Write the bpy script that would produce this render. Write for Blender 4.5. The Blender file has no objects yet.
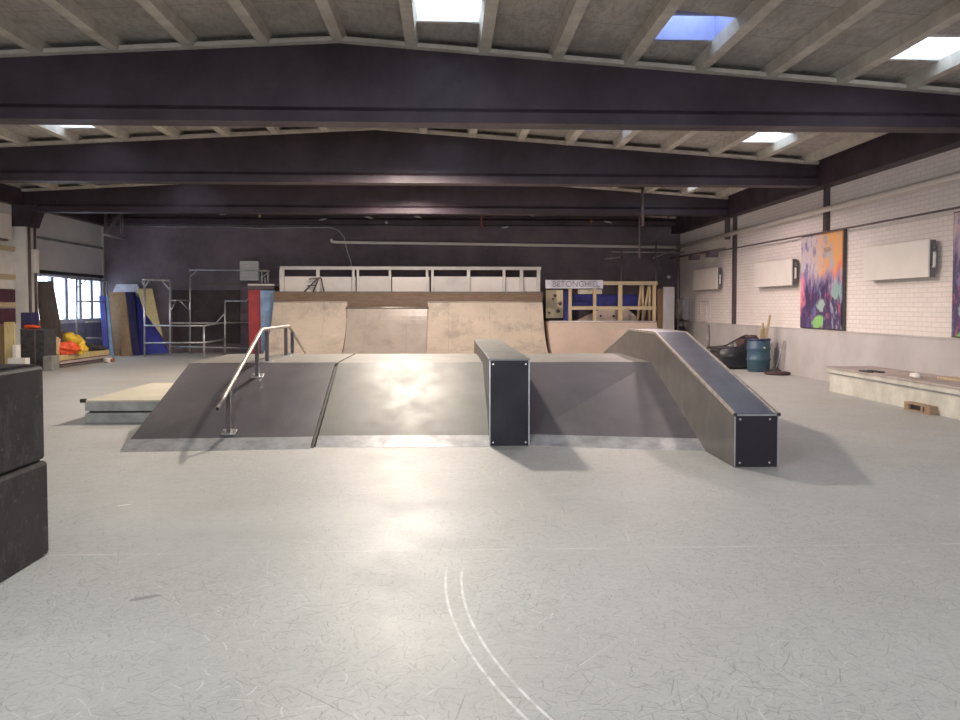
import bpy, bmesh, math, random
from mathutils import Vector, Matrix
R = math.radians
random.seed(7)
S = bpy.context.scene
COL = S.collection

# ------------------------------------------------------------------ camera
F = 780.0
YAW = math.atan(32 / F); PIT = R(2.0)
CY = 306 + F * math.tan(PIT)
cd = bpy.data.cameras.new('camera'); cam = bpy.data.objects.new('camera', cd); COL.objects.link(cam)
cd.sensor_width = 36; cd.lens = 36 * F / 960
cd.shift_y = -(360 - CY) / 960
cd.clip_start = .05; cd.clip_end = 200
cam.location = (0, 0, 1.5); cam.rotation_euler = (R(90) - PIT, 0, -YAW)
S.camera = cam
# ------------------------------------------------------------------ view, world
S.view_settings.view_transform = 'Standard'; S.view_settings.look = 'None'
S.view_settings.gamma = 1; S.view_settings.exposure = 0.12
try: S.view_settings.use_curve_mapping = False
except Exception: pass
w = bpy.data.worlds.new('sky'); S.world = w; w.use_nodes = True
w.node_tree.nodes['Background'].inputs[0].default_value = (.74, .86, 1, 1)
w.node_tree.nodes['Background'].inputs[1].default_value = 6.0
# ------------------------------------------------------------------ fill light from an added gate behind the camera, and the lamps
def area(name, loc, rot, sx, sy, power, col):
    l = bpy.data.lights.new(name, 'AREA'); l.shape = 'RECTANGLE'; l.size = sx; l.size_y = sy
    l.energy = power; l.color = col
    o = bpy.data.objects.new(name, l); COL.objects.link(o); o.location = loc; o.rotation_euler = rot
    return o
area('gate_fill', (-1.0, -8.35, 1.75), (R(90), 0, 0), 9.0, 3.3, 640, (.97, .985, 1))  # added fill, standing for daylight through the unseen gate
LAMPS = [  # x, y, watts, colour; unseen extra lamps added after the first two
    (-.77, 13.1, 1500, (1, .88, .74)),
    (-1.0, 18.5, 850, (1, .84, .74)),
    (4.2, 16.7, 380, (1, .80, .76)),  # added behind the beams to brighten the right wall
    (-6.6, 16.7, 230, (1, .84, .66)),
    (3.6, 11.3, 70, (1, .82, .74)),
    (-1.4, 3.0, 400, (.97, 1, .98)),  # this and the next two added out of frame to brighten the foreground
    (-6.5, 3.4, 130, (1, .97, .93)),
    (4.6, 3.0, 150, (.95, .97, 1)),
]

# ------------------------------------------------------------------ helpers
def at(px, py, Y):
    """the point at depth Y seen at that place of the photograph"""
    cyw, syw, cp, sp = math.cos(YAW), math.sin(YAW), math.cos(PIT), math.sin(PIT)
    f = Vector((syw * cp, cyw * cp, -sp)); r = Vector((cyw, -syw, 0)); u = r.cross(f)
    d = f * F + r * (px - 480) + u * (CY - py)
    return Vector((0, 0, 1.5)) + d * (Y / d.y)

class MB:
    def __init__(s): s.bm = bmesh.new(); s.smooth = False
    def box(s, x0, y0, z0, x1, y1, z1, bev=0, rot=None, piv=None):
        m = Matrix.Translation(((x0+x1)/2, (y0+y1)/2, (z0+z1)/2)) @ Matrix.Diagonal((abs(x1-x0), abs(y1-y0), abs(z1-z0), 1))
        r = bmesh.ops.create_cube(s.bm, size=1, matrix=m); vs = r['verts']
        if bev:
            es = list({e for v in vs for e in v.link_edges})
            rr = bmesh.ops.bevel(s.bm, geom=es, offset=bev, segments=2, affect='EDGES', profile=.5)
            vs = list({v for v in rr['verts']} | {v for v in vs if v.is_valid})
        if rot is not None:
            bmesh.ops.transform(s.bm, matrix=rot, verts=vs, space=Matrix.Translation(-Vector(piv)))
        return s
    def poly(s, pts, faces):
        vs = [s.bm.verts.new(p) for p in pts]
        for f in faces:
            try: s.bm.faces.new([vs[i] for i in f])
            except ValueError: pass
        return s
    def prism(s, prof, axis, a, b):
        """closed outline extruded along an axis; prof is (u, v) in the two other axes"""
        n = len(prof)
        def p(u, v, t):
            return (t, u, v) if axis == 'x' else (u, t, v) if axis == 'y' else (u, v, t)
        vs = [s.bm.verts.new(p(u, v, a)) for u, v in prof] + [s.bm.verts.new(p(u, v, b)) for u, v in prof]
        s.bm.faces.new(vs[:n]); s.bm.faces.new(vs[n:][::-1])
        for i in range(n): s.bm.faces.new([vs[i], vs[(i+1) % n], vs[n+(i+1) % n], vs[n+i]])
        return s
    def tube(s, pts, r, n=10, cap=True):
        pts = [Vector(p) for p in pts]; rings = []
        up = None
        for i, p in enumerate(pts):
            t = ((pts[min(i+1, len(pts)-1)] - p).normalized() + (p - pts[max(i-1, 0)]).normalized())
            t = t.normalized() if t.length > 1e-6 else Vector((0, 0, 1))
            if up is None:
                up = Vector((0, 0, 1)) if abs(t.z) < .9 else Vector((1, 0, 0))
            a = t.cross(up).normalized(); b = a.cross(t).normalized(); up = b
            rr = r[i] if isinstance(r, (list, tuple)) else r
            rings.append([s.bm.verts.new(p + (a*math.cos(k*2*math.pi/n) + b*math.sin(k*2*math.pi/n))*rr) for k in range(n)])
        for q in range(len(rings)-1):
            for k in range(n):
                f = s.bm.faces.new([rings[q][k], rings[q][(k+1) % n], rings[q+1][(k+1) % n], rings[q+1][k]]); f.smooth = True
        if cap: s.bm.faces.new(rings[0][::-1]); s.bm.faces.new(rings[-1])
        return s
    def lathe(s, prof, c, n=28):
        rings = []
        for r, z in prof:
            rings.append([s.bm.verts.new((c[0]+r*math.cos(k*2*math.pi/n), c[1]+r*math.sin(k*2*math.pi/n), c[2]+z)) for k in range(n)])
        for q in range(len(rings)-1):
            for k in range(n):
                f = s.bm.faces.new([rings[q][k], rings[q][(k+1) % n], rings[q+1][(k+1) % n], rings[q+1][k]]); f.smooth = True
        s.bm.faces.new(rings[0][::-1]); s.bm.faces.new(rings[-1])
        return s
    def blob(s, c, rad, amp=.15, seed=0, sub=3, rot=0):
        r = bmesh.ops.create_icosphere(s.bm, subdivisions=sub, radius=1)
        rnd = random.Random(seed); ph = [rnd.uniform(0, 6) for _ in range(9)]
        for v in r['verts']:
            p = v.co.copy()
            k = 1 + amp*(math.sin(3.1*p.x+ph[0])*math.sin(2.7*p.y+ph[1]) + .6*math.sin(5.3*p.z+ph[2]+2*p.x) + .5*math.sin(7*p.y+ph[3])*math.sin(6*p.x+ph[4]) + .45*math.sin(12*p.z+ph[5]+5*p.x)*math.sin(10*p.y+ph[6]))
            v.co = Vector((p.x*rad[0]*k, p.y*rad[1]*k, max(p.z*rad[2]*k, -rad[2]*.8)))
            if rot: v.co = Matrix.Rotation(rot, 3, 'Z') @ v.co
            v.co += Vector(c)
        for v in r['verts']:
            for f in v.link_faces: f.smooth = True
        return s
    def build(s, name, m, parent=None):
        bmesh.ops.recalc_face_normals(s.bm, faces=s.bm.faces)
        me = bpy.data.meshes.new(name)
        if parent is not None:
            off = Vector(parent.location)
            p = parent.parent
            while p is not None: off += Vector(p.location); p = p.parent
            bmesh.ops.translate(s.bm, vec=-off, verts=s.bm.verts)
            s.bm.to_mesh(me); s.bm.free()
            o = bpy.data.objects.new(name, me); COL.objects.link(o); o.parent = parent
        else:
            xs = [v.co for v in s.bm.verts]
            c = Vector(((min(v.x for v in xs)+max(v.x for v in xs))/2, (min(v.y for v in xs)+max(v.y for v in xs))/2, min(v.z for v in xs)))
            bmesh.ops.translate(s.bm, vec=-c, verts=s.bm.verts)
            s.bm.to_mesh(me); s.bm.free()
            o = bpy.data.objects.new(name, me); COL.objects.link(o); o.location = c
        if m: me.materials.append(m)
        return o

def tag(o, label, cat, group=None, kind=None):
    o['label'] = label; o['category'] = cat
    if group: o['group'] = group
    if kind: o['kind'] = kind
    return o
def thing(name, label, cat, loc, group=None):
    o = bpy.data.objects.new(name, None); COL.objects.link(o); o.location = loc; o.empty_display_size = .1
    return tag(o, label, cat, group)
def struct(o, label=None):
    o['kind'] = 'structure'
    if label: o['label'] = label
    return o

# ------------------------------------------------------------------ materials
class NT:
    def __init__(s, name):
        s.m = bpy.data.materials.new(name); s.m.use_nodes = True; s.t = s.m.node_tree
        s.b = s.t.nodes['Principled BSDF']; s.tc = None
    def n(s, t, **k):
        x = s.t.nodes.new(t)
        for a, v in k.items(): setattr(x, a, v)
        return x
    def l(s, a, b): s.t.links.new(a, b)
    def co(s):
        if s.tc is None:
            s.tc = s.n('ShaderNodeNewGeometry')
        return s.tc.outputs['Position']
    def mapping(s, scale=(1, 1, 1), rot=(0, 0, 0), loc=(0, 0, 0), src=None):
        mp = s.n('ShaderNodeMapping'); mp.inputs['Scale'].default_value = scale
        mp.inputs['Rotation'].default_value = rot; mp.inputs['Location'].default_value = loc
        s.l(src or s.co(), mp.inputs['Vector']); return mp.outputs[0]
    def noise(s, scale, detail=4, rough=.6, vec=None, dist=0):
        x = s.n('ShaderNodeTexNoise'); x.inputs['Scale'].default_value = scale; x.inputs['Detail'].default_value = detail
        x.inputs['Roughness'].default_value = rough; x.inputs['Distortion'].default_value = dist
        s.l(vec or s.co(), x.inputs['Vector']); return x.outputs['Fac']
    def ramp(s, fac, a, b, ca=0, cb=1):
        x = s.n('ShaderNodeMapRange'); x.inputs[1].default_value = a; x.inputs[2].default_value = b
        x.inputs[3].default_value = ca; x.inputs[4].default_value = cb; s.l(fac, x.inputs[0]); return x.outputs[0]
    def math(s, op, a, b=None, c=None):
        x = s.n('ShaderNodeMath', operation=op)
        for i, v in enumerate((a, b, c)):
            if v is None: continue
            if isinstance(v, (int, float)): x.inputs[i].default_value = v
            else: s.l(v, x.inputs[i])
        return x.outputs[0]
    def mix(s, fac, a, b, mode='MIX'):
        x = s.n('ShaderNodeMix', data_type='RGBA', blend_type=mode)
        for i, v in ((0, fac), (6, a), (7, b)):
            if isinstance(v, (int, float)): x.inputs[i].default_value = v
            elif isinstance(v, tuple): x.inputs[i].default_value = (*v[:3], 1)
            else: s.l(v, x.inputs[i])
        return x.outputs[2]
    def bump(s, h, st=.3, d=.01):
        x = s.n('ShaderNodeBump'); x.inputs['Strength'].default_value = st; x.inputs['Distance'].default_value = d
        s.l(h, x.inputs['Height']); s.l(x.outputs[0], s.b.inputs['Normal'])
    def col(s, c): 
        if isinstance(c, tuple): s.b.inputs['Base Color'].default_value = (*c[:3], 1)
        else: s.l(c, s.b.inputs['Base Color'])
    def rough(s, r):
        if isinstance(r, (int, float)): s.b.inputs['Roughness'].default_value = r
        else: s.l(r, s.b.inputs['Roughness'])

def simple(name, c, rough=.6, metal=0, var=.25, scale=4, c2=None, bump=0, stretch=(1, 1, 1), spec=.5):
    t = NT(name); v = t.mapping(stretch)
    nf = t.noise(scale, 5, .65, v)
    d = tuple(x*(1-var) for x in c) if c2 is None else c2
    t.col(t.mix(t.ramp(nf, .35, .65), d, tuple(min(1, x*(1+var*.4)) for x in c)))
    t.rough(t.ramp(nf, .3, .7, min(1, rough+.08), max(.05, rough-.08)))
    t.b.inputs['Metallic'].default_value = metal
    t.b.inputs['Specular IOR Level'].default_value = spec
    if bump: t.bump(t.noise(scale*6, 4, .6, v), bump, .01)
    return t.m

def floor_mat():
    t = NT('floor_concrete')
    big = t.noise(.35, 4, .6); mid = t.noise(2.2, 6, .7); fine = t.noise(38, 4, .7)
    c = t.mix(t.ramp(big, .35, .65), (.44, .43, .41), (.52, .515, .50))
    c = t.mix(t.ramp(mid, .5, .75, 0, .35), c, (.36, .35, .335))
    c = t.mix(t.ramp(fine, .35, .7, 0, .28), c, (.36, .35, .34))
    def scratch(sc, ln, wd, off, amt, colr, c, ms, lo=.42, hi=.62, curve=.25):
        vec = t.mapping((sc, sc, 0), (0, 0, R(off*17)), (off*3.7, off*1.9, 0))
        vo = t.n('ShaderNodeTexVoronoi', voronoi_dimensions='2D', feature='F1'); vo.inputs['Scale'].default_value = 1; t.l(vec, vo.inputs['Vector'])
        d = t.n('ShaderNodeVectorMath', operation='SUBTRACT'); t.l(vec, d.inputs[0]); t.l(vo.outputs['Position'], d.inputs[1])
        rt = t.n('ShaderNodeVectorRotate', rotation_type='Z_AXIS'); t.l(d.outputs[0], rt.inputs['Vector'])
        sc_ = t.n('ShaderNodeSeparateColor'); t.l(vo.outputs['Color'], sc_.inputs[0])
        t.l(t.math('MULTIPLY', sc_.outputs[0], 6.283), rt.inputs['Angle'])
        q = t.n('ShaderNodeSeparateXYZ'); t.l(rt.outputs[0], q.inputs[0])
        u = q.outputs[0]; v = t.math('ADD', q.outputs[1], t.math('MULTIPLY', t.math('MULTIPLY', u, u), t.math('MULTIPLY', t.math('SUBTRACT', sc_.outputs[1], .5), curve*4)))
        m1 = t.ramp(t.math('ABSOLUTE', v), wd*.4, wd, 1, 0); m2 = t.ramp(t.math('ABSOLUTE', u), ln*.6, ln, 1, 0)
        msk = t.ramp(t.noise(ms, 3, .7, t.mapping((1, 1, 1), loc=(off, sc, 0))), lo, hi)
        return t.mix(t.math('MULTIPLY', t.math('MULTIPLY', t.math('MULTIPLY', m1, m2), msk), t.math('MULTIPLY', sc_.outputs[2], amt)), c, colr)
    dk_ = (.17, .165, .17)
    c = scratch(1.7, .5, .007, 1, .7, dk_, c, .6, .45, .6, .1); c = scratch(3.2, .5, .012, 3, .7, dk_, c, .8, .45, .6, .1)
    c = scratch(5, .5, .018, 4, .7, dk_, c, .6, .42, .6, .12); c = scratch(7, .5, .026, 5, .65, dk_, c, .5, .42, .6)
    c = scratch(9, .5, .034, 6, .65, dk_, c, .7, .42, .6); c = scratch(12, .5, .05, 7, .6, dk_, c, .5, .4, .6)
    c = scratch(16, .5, .07, 11, .6, dk_, c, .6, .4, .58); c = scratch(23, .5, .10, 12, .55, dk_, c, .4, .38, .56)
    c = scratch(1.3, .5, .005, 8, .6, (.78, .78, .77), c, .7, .42, .62, .1); c = scratch(2.7, .5, .010, 9, .6, (.75, .75, .74), c, 1.2, .42, .62, .1)
    c = scratch(10, .5, .045, 13, .6, (.72, .72, .71), c, 1.2)
    c = t.mix(t.ramp(t.noise(90, 3, .8), .42, .7, 0, .4), c, (.30, .295, .29))
    c = t.mix(t.ramp(t.noise(9, 8, .85), .5, .66, 0, .3), c, (.27, .265, .265))
    blotch = t.ramp(t.noise(16, 6, .85, t.mapping((1, .6, 1))), .56, .68, 0, 1)
    c = t.mix(t.math('MULTIPLY', blotch, t.ramp(t.noise(.9, 3, .6), .42, .6, .05, .5)), c, (.26, .255, .26))
    # two white painted arcs
    sep = t.n('ShaderNodeSeparateXYZ'); t.l(t.co(), sep.inputs[0]); x, y = sep.outputs[0], sep.outputs[1]
    for cx, cy, rr in ((3.511, 4.174, 3.440), (3.573, 4.208, 3.589)):
        dx = t.math('SUBTRACT', x, cx); dy = t.math('SUBTRACT', y, cy)
        rad = t.math('SQRT', t.math('ADD', t.math('MULTIPLY', dx, dx), t.math('MULTIPLY', dy, dy)))
        ring = t.ramp(t.math('ABSOLUTE', t.math('SUBTRACT', rad, rr)), .004, .009, 1, 0)
        cut = t.math('MULTIPLY', t.ramp(y, 4.3, 4.45, 1, 0), t.ramp(x, 1.3, 1.6, 1, 0))
        wear = t.ramp(t.noise(14, 3, .6), .35, .6, .15, .7)
        c = t.mix(t.math('MULTIPLY', t.math('MULTIPLY', ring, cut), wear), c, (.86, .86, .85))
    # a leaf-shaped dark spot and a pale scuff
    for sx, sy, ax, ay, colr in ((-1.56, 4.03, .07, .028, (.2, .2, .21)), (-2.44, 5.94, .05, .018, (.8, .8, .78)), (1.9, 6.1, .09, .02, (.4, .39, .38))):
        dx = t.math('DIVIDE', t.math('SUBTRACT', x, sx), ax); dy = t.math('DIVIDE', t.math('SUBTRACT', t.math('SUBTRACT', y, sy), t.math('MULTIPLY', t.math('SUBTRACT', x, sx), .5)), ay)
        q = t.math('ADD', t.math('MULTIPLY', dx, dx), t.math('MULTIPLY', dy, dy))
        c = t.mix(t.ramp(q, .8, 1.1, .75, 0), c, colr)
    # saw-cut joints in the slab
    for yy in (4.75, 14.6):
        ln = t.ramp(t.math('ABSOLUTE', t.math('SUBTRACT', y, yy)), .003, .012, 1, 0)
        c = t.mix(t.math('MULTIPLY', ln, t.ramp(t.noise(3, 2, .5), .4, .6, .1, .5)), c, (.68, .68, .67))
    t.col(c)
    t.rough(t.ramp(t.noise(1.6, 4, .6), .3, .7, .50, .58))
    t.b.inputs['Specular IOR Level'].default_value = .5
    t.bump(fine, .12, .004)
    return t.m

def brick_mat():
    t = NT('white_brick')
    sep = t.n('ShaderNodeSeparateXYZ'); t.l(t.co(), sep.inputs[0])
    cb = t.n('ShaderNodeCombineXYZ'); t.l(sep.outputs[1], cb.inputs[0]); t.l(sep.outputs[2], cb.inputs[1])
    b = t.n('ShaderNodeTexBrick'); t.l(cb.outputs[0], b.inputs['Vector']); b.inputs['Scale'].default_value = 1
    b.inputs['Brick Width'].default_value = .24; b.inputs['Row Height'].default_value = .078
    b.inputs['Mortar Size'].default_value = .009; b.inputs['Mortar Smooth'].default_value = .5
    b.inputs['Color1'].default_value = (.78, .70, .67, 1); b.inputs['Color2'].default_value = (.73, .655, .625, 1)
    b.inputs['Mortar'].default_value = (.60, .54, .50, 1)
    nz = t.noise(1.3, 5, .6)
    t.col(t.mix(t.ramp(nz, .45, .75, 0, .35), b.outputs['Color'], (.6, .55, .5)))
    t.rough(.6); t.bump(b.outputs['Fac'], -.5, .01)
    return t.m

def roof_mat():
    t = NT('roof_slab')
    c = t.mix(t.ramp(t.noise(1.2, 5, .65), .35, .65), (.33, .305, .28), (.47, .44, .405))
    c = t.mix(t.ramp(t.noise(14, 5, .8, t.mapping((1, .35, 1))), .45, .62, 0, .6), c, (.24, .215, .2))
    sep = t.n('ShaderNodeSeparateXYZ'); t.l(t.co(), sep.inputs[0])
    fr = t.math('FRACT', t.math('DIVIDE', t.math('ADD', sep.outputs[1], .3), 1.0))
    ln = t.math('MULTIPLY', t.ramp(t.math('ABSOLUTE', t.math('SUBTRACT', fr, .5)), .005, .014, 1, 0), .65)
    t.col(t.mix(ln, c, (.22, .19, .17))); t.rough(.85); t.bump(t.noise(40, 4, .7), .35, .01)
    return t.m

def film_mat(name, c, rough=.33, scuff=.35, sc=(.30, .28, .27), spec=.5):
    """phenolic-film ramp sheet with wheel scuffs"""
    t = NT(name)
    k = t.mix(t.ramp(t.noise(1.1, 5, .65), .35, .7), tuple(x*.8 for x in c), tuple(x*1.15 for x in c))
    k = t.mix(t.ramp(t.noise(5, 6, .8, t.mapping((1, .18, .18))), .55, .72, 0, scuff), k, sc)
    k = t.mix(t.ramp(t.noise(60, 3, .7), .6, .75, 0, scuff*.5), k, sc)
    t.col(k); t.rough(t.ramp(t.noise(3, 4, .6), .3, .7, rough+.07, rough-.05)); t.b.inputs['Specular IOR Level'].default_value = spec
    return t.m

def ply_mat(name, c, dark, rough=.42, amt=.55):
    t = NT(name)
    k = t.mix(t.ramp(t.noise(.9, 5, .7), .3, .7), tuple(x*.86 for x in c), tuple(min(1, x*1.1) for x in c))
    k = t.mix(t.ramp(t.noise(1.7, 6, .75, t.mapping((1, 1, .8), loc=(3, 1, 5))), .5, .72, 0, amt), k, dark)
    k = t.mix(t.ramp(t.noise(9, 5, .8, t.mapping((.5, 1, 1))), .55, .75, 0, .25), k, dark)
    sep = t.n('ShaderNodeSeparateXYZ'); t.l(t.co(), sep.inputs[0])
    fr = t.math('FRACT', t.math('DIVIDE', t.math('ADD', sep.outputs[0], .6), 1.22))
    ln = t.math('MULTIPLY', t.ramp(t.math('ABSOLUTE', t.math('SUBTRACT', fr, .5)), .002, .008, 1, 0), .5)
    t.col(t.mix(ln, k, dark)); t.rough(rough); t.b.inputs['Specular IOR Level'].default_value = .35
    return t.m

def wood_mat(name, c, axis=(1, 12, 12), rough=.6, var=.3):
    t = NT(name)
    g = t.noise(3, 5, .6, t.mapping(axis), dist=.6)
    t.col(t.mix(t.ramp(g, .3, .7), tuple(x*(1-var) for x in c), tuple(min(1, x*1.1) for x in c))); t.rough(rough)
    return t.m

def art_mat(y0, y1, z0, z1):
    """loose abstract spray painting: u runs from the left edge to the right as seen, v up"""
    t = NT('abstract_paint')
    sep = t.n('ShaderNodeSeparateXYZ'); t.l(t.co(), sep.inputs[0])
    u = t.ramp(sep.outputs[1], y1, y0); v = t.ramp(sep.outputs[2], z0, z1)
    n1 = t.noise(3.2, 4, .6); n2 = t.noise(7, 5, .7, t.mapping((1, 1, .35))); n3 = t.noise(5, 4, .65, t.mapping((1, 1, .5), loc=(5, 2, 1)))
    uw = t.math('ADD', u, t.ramp(n1, 0, 1, -.2, .2)); vw = t.math('ADD', v, t.ramp(n2, 0, 1, -.32, .32))
    c = t.mix(t.ramp(uw, .3, .65), (.55, .47, .50), (.72, .36, .14))
    c = t.mix(t.math('MULTIPLY', t.ramp(vw, .72, .6), t.ramp(uw, .55, .8)), c, (.85, .22, .08))
    c = t.mix(t.ramp(vw, .62, .5), c, (.30, .22, .36))
    c = t.mix(t.ramp(vw, .5, .4), c, (.06, .035, .11))
    c = t.mix(t.ramp(n3, .52, .6, 0, .8), c, t.mix(t.ramp(u, .3, .7), (.12, .1, .3), (.35, .42, .5)))
    c = t.mix(t.math('MULTIPLY', t.ramp(n2, .56, .62, 0, .6), t.ramp(vw, .6, .4)), c, (.45, .14, .2))
    c = t.mix(t.math('MULTIPLY', t.ramp(uw, .14, .02), t.math('MULTIPLY', t.ramp(vw, .6, .5), t.ramp(vw, .1, .2))), c, (.8, .25, .35))
    def spot(cu, cv, ru, rv, colr, c):
        a = t.math('DIVIDE', t.math('SUBTRACT', uw, cu), ru); b = t.math('DIVIDE', t.math('SUBTRACT', v, cv), rv)
        q = t.math('ADD', t.math('MULTIPLY', a, a), t.math('MULTIPLY', b, b)); return t.mix(t.ramp(q, .6, 1.2, 1, 0), c, colr)
    c = spot(.45, .06, .14, .08, (.24, .5, .17), c)
    c = spot(.52, .24, .09, .07, (.3, .42, .40), c)
    c = spot(.68, .82, .12, .03, (.35, .25, .2), c)
    c = spot(.9, .38, .1, .09, (.25, .38, .36), c)
    t.col(c); t.rough(.5)
    return t.m

M = dict(
    floor=floor_mat(), brick=brick_mat(), roof=roof_mat(),
    rib=simple('rib_paint', (.54, .50, .44), .8, var=.22, scale=3, bump=.2),
    black=simple('black_wall_paint', (.155, .118, .135), .7, var=.3, scale=1.2, spec=.3),
    beam=simple('beam_paint', (.052, .036, .048), .5, var=.3, scale=1.5, spec=.3),
    plinth=simple('grey_plinth_paint', (.50, .465, .46), .6, var=.12, scale=1.2),
    white=simple('white_paint', (.66, .63, .60), .55, var=.12, scale=2),
    cream=simple('cream_enamel', (.74, .69, .64), .4, var=.06, scale=2),
    paley=simple('pale_yellow', (.95, .85, .62), .5),
    letter=simple('letter_paint', (.22, .18, .2), .6),
    dgrey=simple('dark_grey_enamel', (.16, .145, .15), .5),
    grey=simple('grey_metal', (.33, .33, .35), .4, .5, var=.2),
    galv=simple('galvanised', (.55, .54, .55), .4, .75, var=.25, scale=9),
    steel=simple('worn_steel', (.46, .41, .36), .44, .85, var=.25, scale=12),
    post=simple('dark_post_paint', (.075, .06, .065), .4, var=.3, scale=12),
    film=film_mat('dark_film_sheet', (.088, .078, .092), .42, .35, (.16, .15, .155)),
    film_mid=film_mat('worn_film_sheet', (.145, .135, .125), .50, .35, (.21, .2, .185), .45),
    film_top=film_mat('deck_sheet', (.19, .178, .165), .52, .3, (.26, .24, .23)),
    sheet=film_mat('ledge_side_sheet', (.078, .064, .060), .45, .35, (.20, .175, .16)),
    ledgetop=film_mat('ledge_top_sheet', (.17, .17, .165), .4, .35, (.33, .33, .32)),
    bluetop=film_mat('box_top_sheet', (.075, .08, .12), .34, .35, (.24, .25, .28)),
    front=film_mat('black_front_sheet', (.016, .013, .018), .5, .2, (.05, .045, .05), .25),
    plate=simple('toe_plate', (.42, .41, .42), .42, .25, var=.3, scale=6),
    seam=simple('seam_black', (.02, .02, .02), .6),
    ply=ply_mat('ramp_ply', (.52, .445, .37), (.26, .225, .21), .42, .8),
    ply2=ply_mat('extension_ply', (.40, .355, .315), (.24, .22, .21), .3, .75),
    ply3=ply_mat('small_ramp_ply', (.52, .41, .345), (.42, .33, .27)),
    fascia=wood_mat('fascia_wood', (.19, .125, .08), var=.5),
    pine=wood_mat('pine', (.55, .42, .25), (10, 10, 1)),
    pineh=wood_mat('pine_rail', (.50, .40, .25), (1, 10, 10)),
    brown=wood_mat('brown_board', (.27, .165, .08), (8, 8, 1)),
    tan=wood_mat('tan_board', (.58, .46, .22), (8, 8, 1)),
    darkbrown=wood_mat('dark_board', (.13, .105, .10), (8, 8, 1)),
    red=simple('red_panel', (.36, .035, .04), .5), lblue=simple('light_blue_panel', (.22, .33, .52), .5),
    blue=simple('blue_mat', (.035, .04, .27), .5, var=.35, scale=3), navy=simple('navy_mat', (.03, .028, .10), .5, var=.4, scale=3),
    pale=simple('pale_panel', (.52, .52, .60), .5), yellow=simple('yellow_cloth', (.80, .52, .04), .6, var=.4, scale=9),
    orange=simple('orange_cloth', (.80, .10, .03), .6, var=.4, scale=9), tanc=simple('tan_cloth', (.62, .42, .24), .7, var=.3, scale=8),
    darkc=simple('dark_cloth', (.05, .05, .055), .8, var=.4, scale=12),
    leather=simple('black_leather', (.030, .028, .034), .35, var=.3, scale=5, bump=.2),
    brownc=simple('brown_lining', (.10, .06, .05), .6, var=.4, scale=6),
    barrel=simple('barrel_plastic', (.045, .075, .15), .42, var=.5, scale=4, c2=(.03, .09, .09)),
    rubber=simple('dark_rubber', (.06, .028, .028), .6),
    box=None, wframe=simple('window_frame', (.50, .54, .72), .5), bluepan=simple('blue_door_panel', (.22, .24, .38), .5),
    sheeting=simple('dark_sheeting', (.045, .03, .034), .7),
    maroon=simple('maroon_board', (.075, .02, .04), .6), plat=simple('platform_paint', (.37, .37, .355), .6, var=.25, scale=5), dullgrey=simple('dull_grey_block', (.22, .22, .20), .7),
    platop=ply_mat('platform_ply', (.60, .55, .44), (.42, .38, .32), .6), benchw=simple('bench_render', (.60, .57, .50), .7, var=.2, scale=3, bump=.2),
    benchs=simple('bench_slab', (.44, .36, .335), .6, var=.2, scale=3), pallet=wood_mat('pallet_wood', (.34, .23, .15), (4, 1, 8)),
    shaft=simple('shaft_daylight_blue', (.27, .31, .56), .6, var=.1),  # blue of the daylight in the shaft put into its wall colour
    shutter=simple('overhead_door_white', (.62, .60, .61), .5, var=.08, scale=1),
    dpipe=simple('dark_pipe', (.12, .09, .10), .5), rust=simple('rust_red', (.35, .10, .08), .6),
)
def box_mat():
    t = NT('scuffed_black_box')
    k = t.mix(t.ramp(t.noise(2, 5, .7), .35, .7), (.018, .015, .017), (.035, .030, .032))
    k = t.mix(t.ramp(t.noise(2.6, 7, .8, t.mapping((1, 1.6, .8), loc=(2, 1, 0))), .52, .72, 0, .6), k, (.13, .115, .12))
    k = t.mix(t.ramp(t.noise(22, 4, .7), .62, .72, 0, .35), k, (.3, .27, .25))
    t.col(k); t.rough(.55); t.b.inputs['Specular IOR Level'].default_value = .3; return t.m
M['box'] = box_mat()
def glass_mat():
    t = NT('window_glass'); tr = t.n('ShaderNodeBsdfTransparent'); tr.inputs[0].default_value = (.96, .98, 1, 1)
    gl = t.n('ShaderNodeBsdfGlossy'); gl.inputs['Roughness'].default_value = .05
    mx = t.n('ShaderNodeMixShader'); mx.inputs[0].default_value = .06
    t.l(tr.outputs[0], mx.inputs[1]); t.l(gl.outputs[0], mx.inputs[2]); t.t.nodes.remove(t.b)
    t.l(mx.outputs[0], [n for n in t.t.nodes if n.type == 'OUTPUT_MATERIAL'][0].inputs[0])
    return t.m
M['glass'] = glass_mat()
def lamp_mat():
    t = NT('lamp_lens'); t.b.inputs['Emission Color'].default_value = (1, .9, .75, 1); t.b.inputs['Emission Strength'].default_value = 6; return t.m
M['lens'] = lamp_mat()

# ------------------------------------------------------------------ the hall
XL, XR, XM = -10.95, 7.62, -1.41
YB, YF = 25.4, -8.0
FR = [.4, 5.4, 10.4, 15.4, 20.4, 25.05]
def zr(x): return 4.91 - (.070*(x - XM) if x > XM else .056*(XM - x))
H = 5.2
struct(MB().box(XL-.3, YF-.3, -.2, XR+.3, YB+.3, 0).build('floor', M['floor']), 'pale scratched concrete floor')
struct(MB().box(XR, YF-.3, 0, XR+.3, YB+.3, H).build('wall_right', M['brick']))
struct(MB().box(XR-.07, YF, 0, XR, YB, 1.0).build('baseboard_right', M['plinth']), 'grey painted plinth along the right wall')
struct(MB().box(XL-.3, YB, 0, XR+.3, YB+.3, H).build('wall_back', M['black']))
# left wall with the overhead door opening y 21.2..25.3, z 0..4.05 and window band
for y0, y1, z0, z1 in ((YF-.3, 21.3, 0, H), (21.3, YB+.3, 4.04, H), (25.3, YB+.3, 0, 4.04)):
    struct(MB().box(XL-.3, y0, z0, XL, y1, z1).build('wall_left', M['white']))
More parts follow.
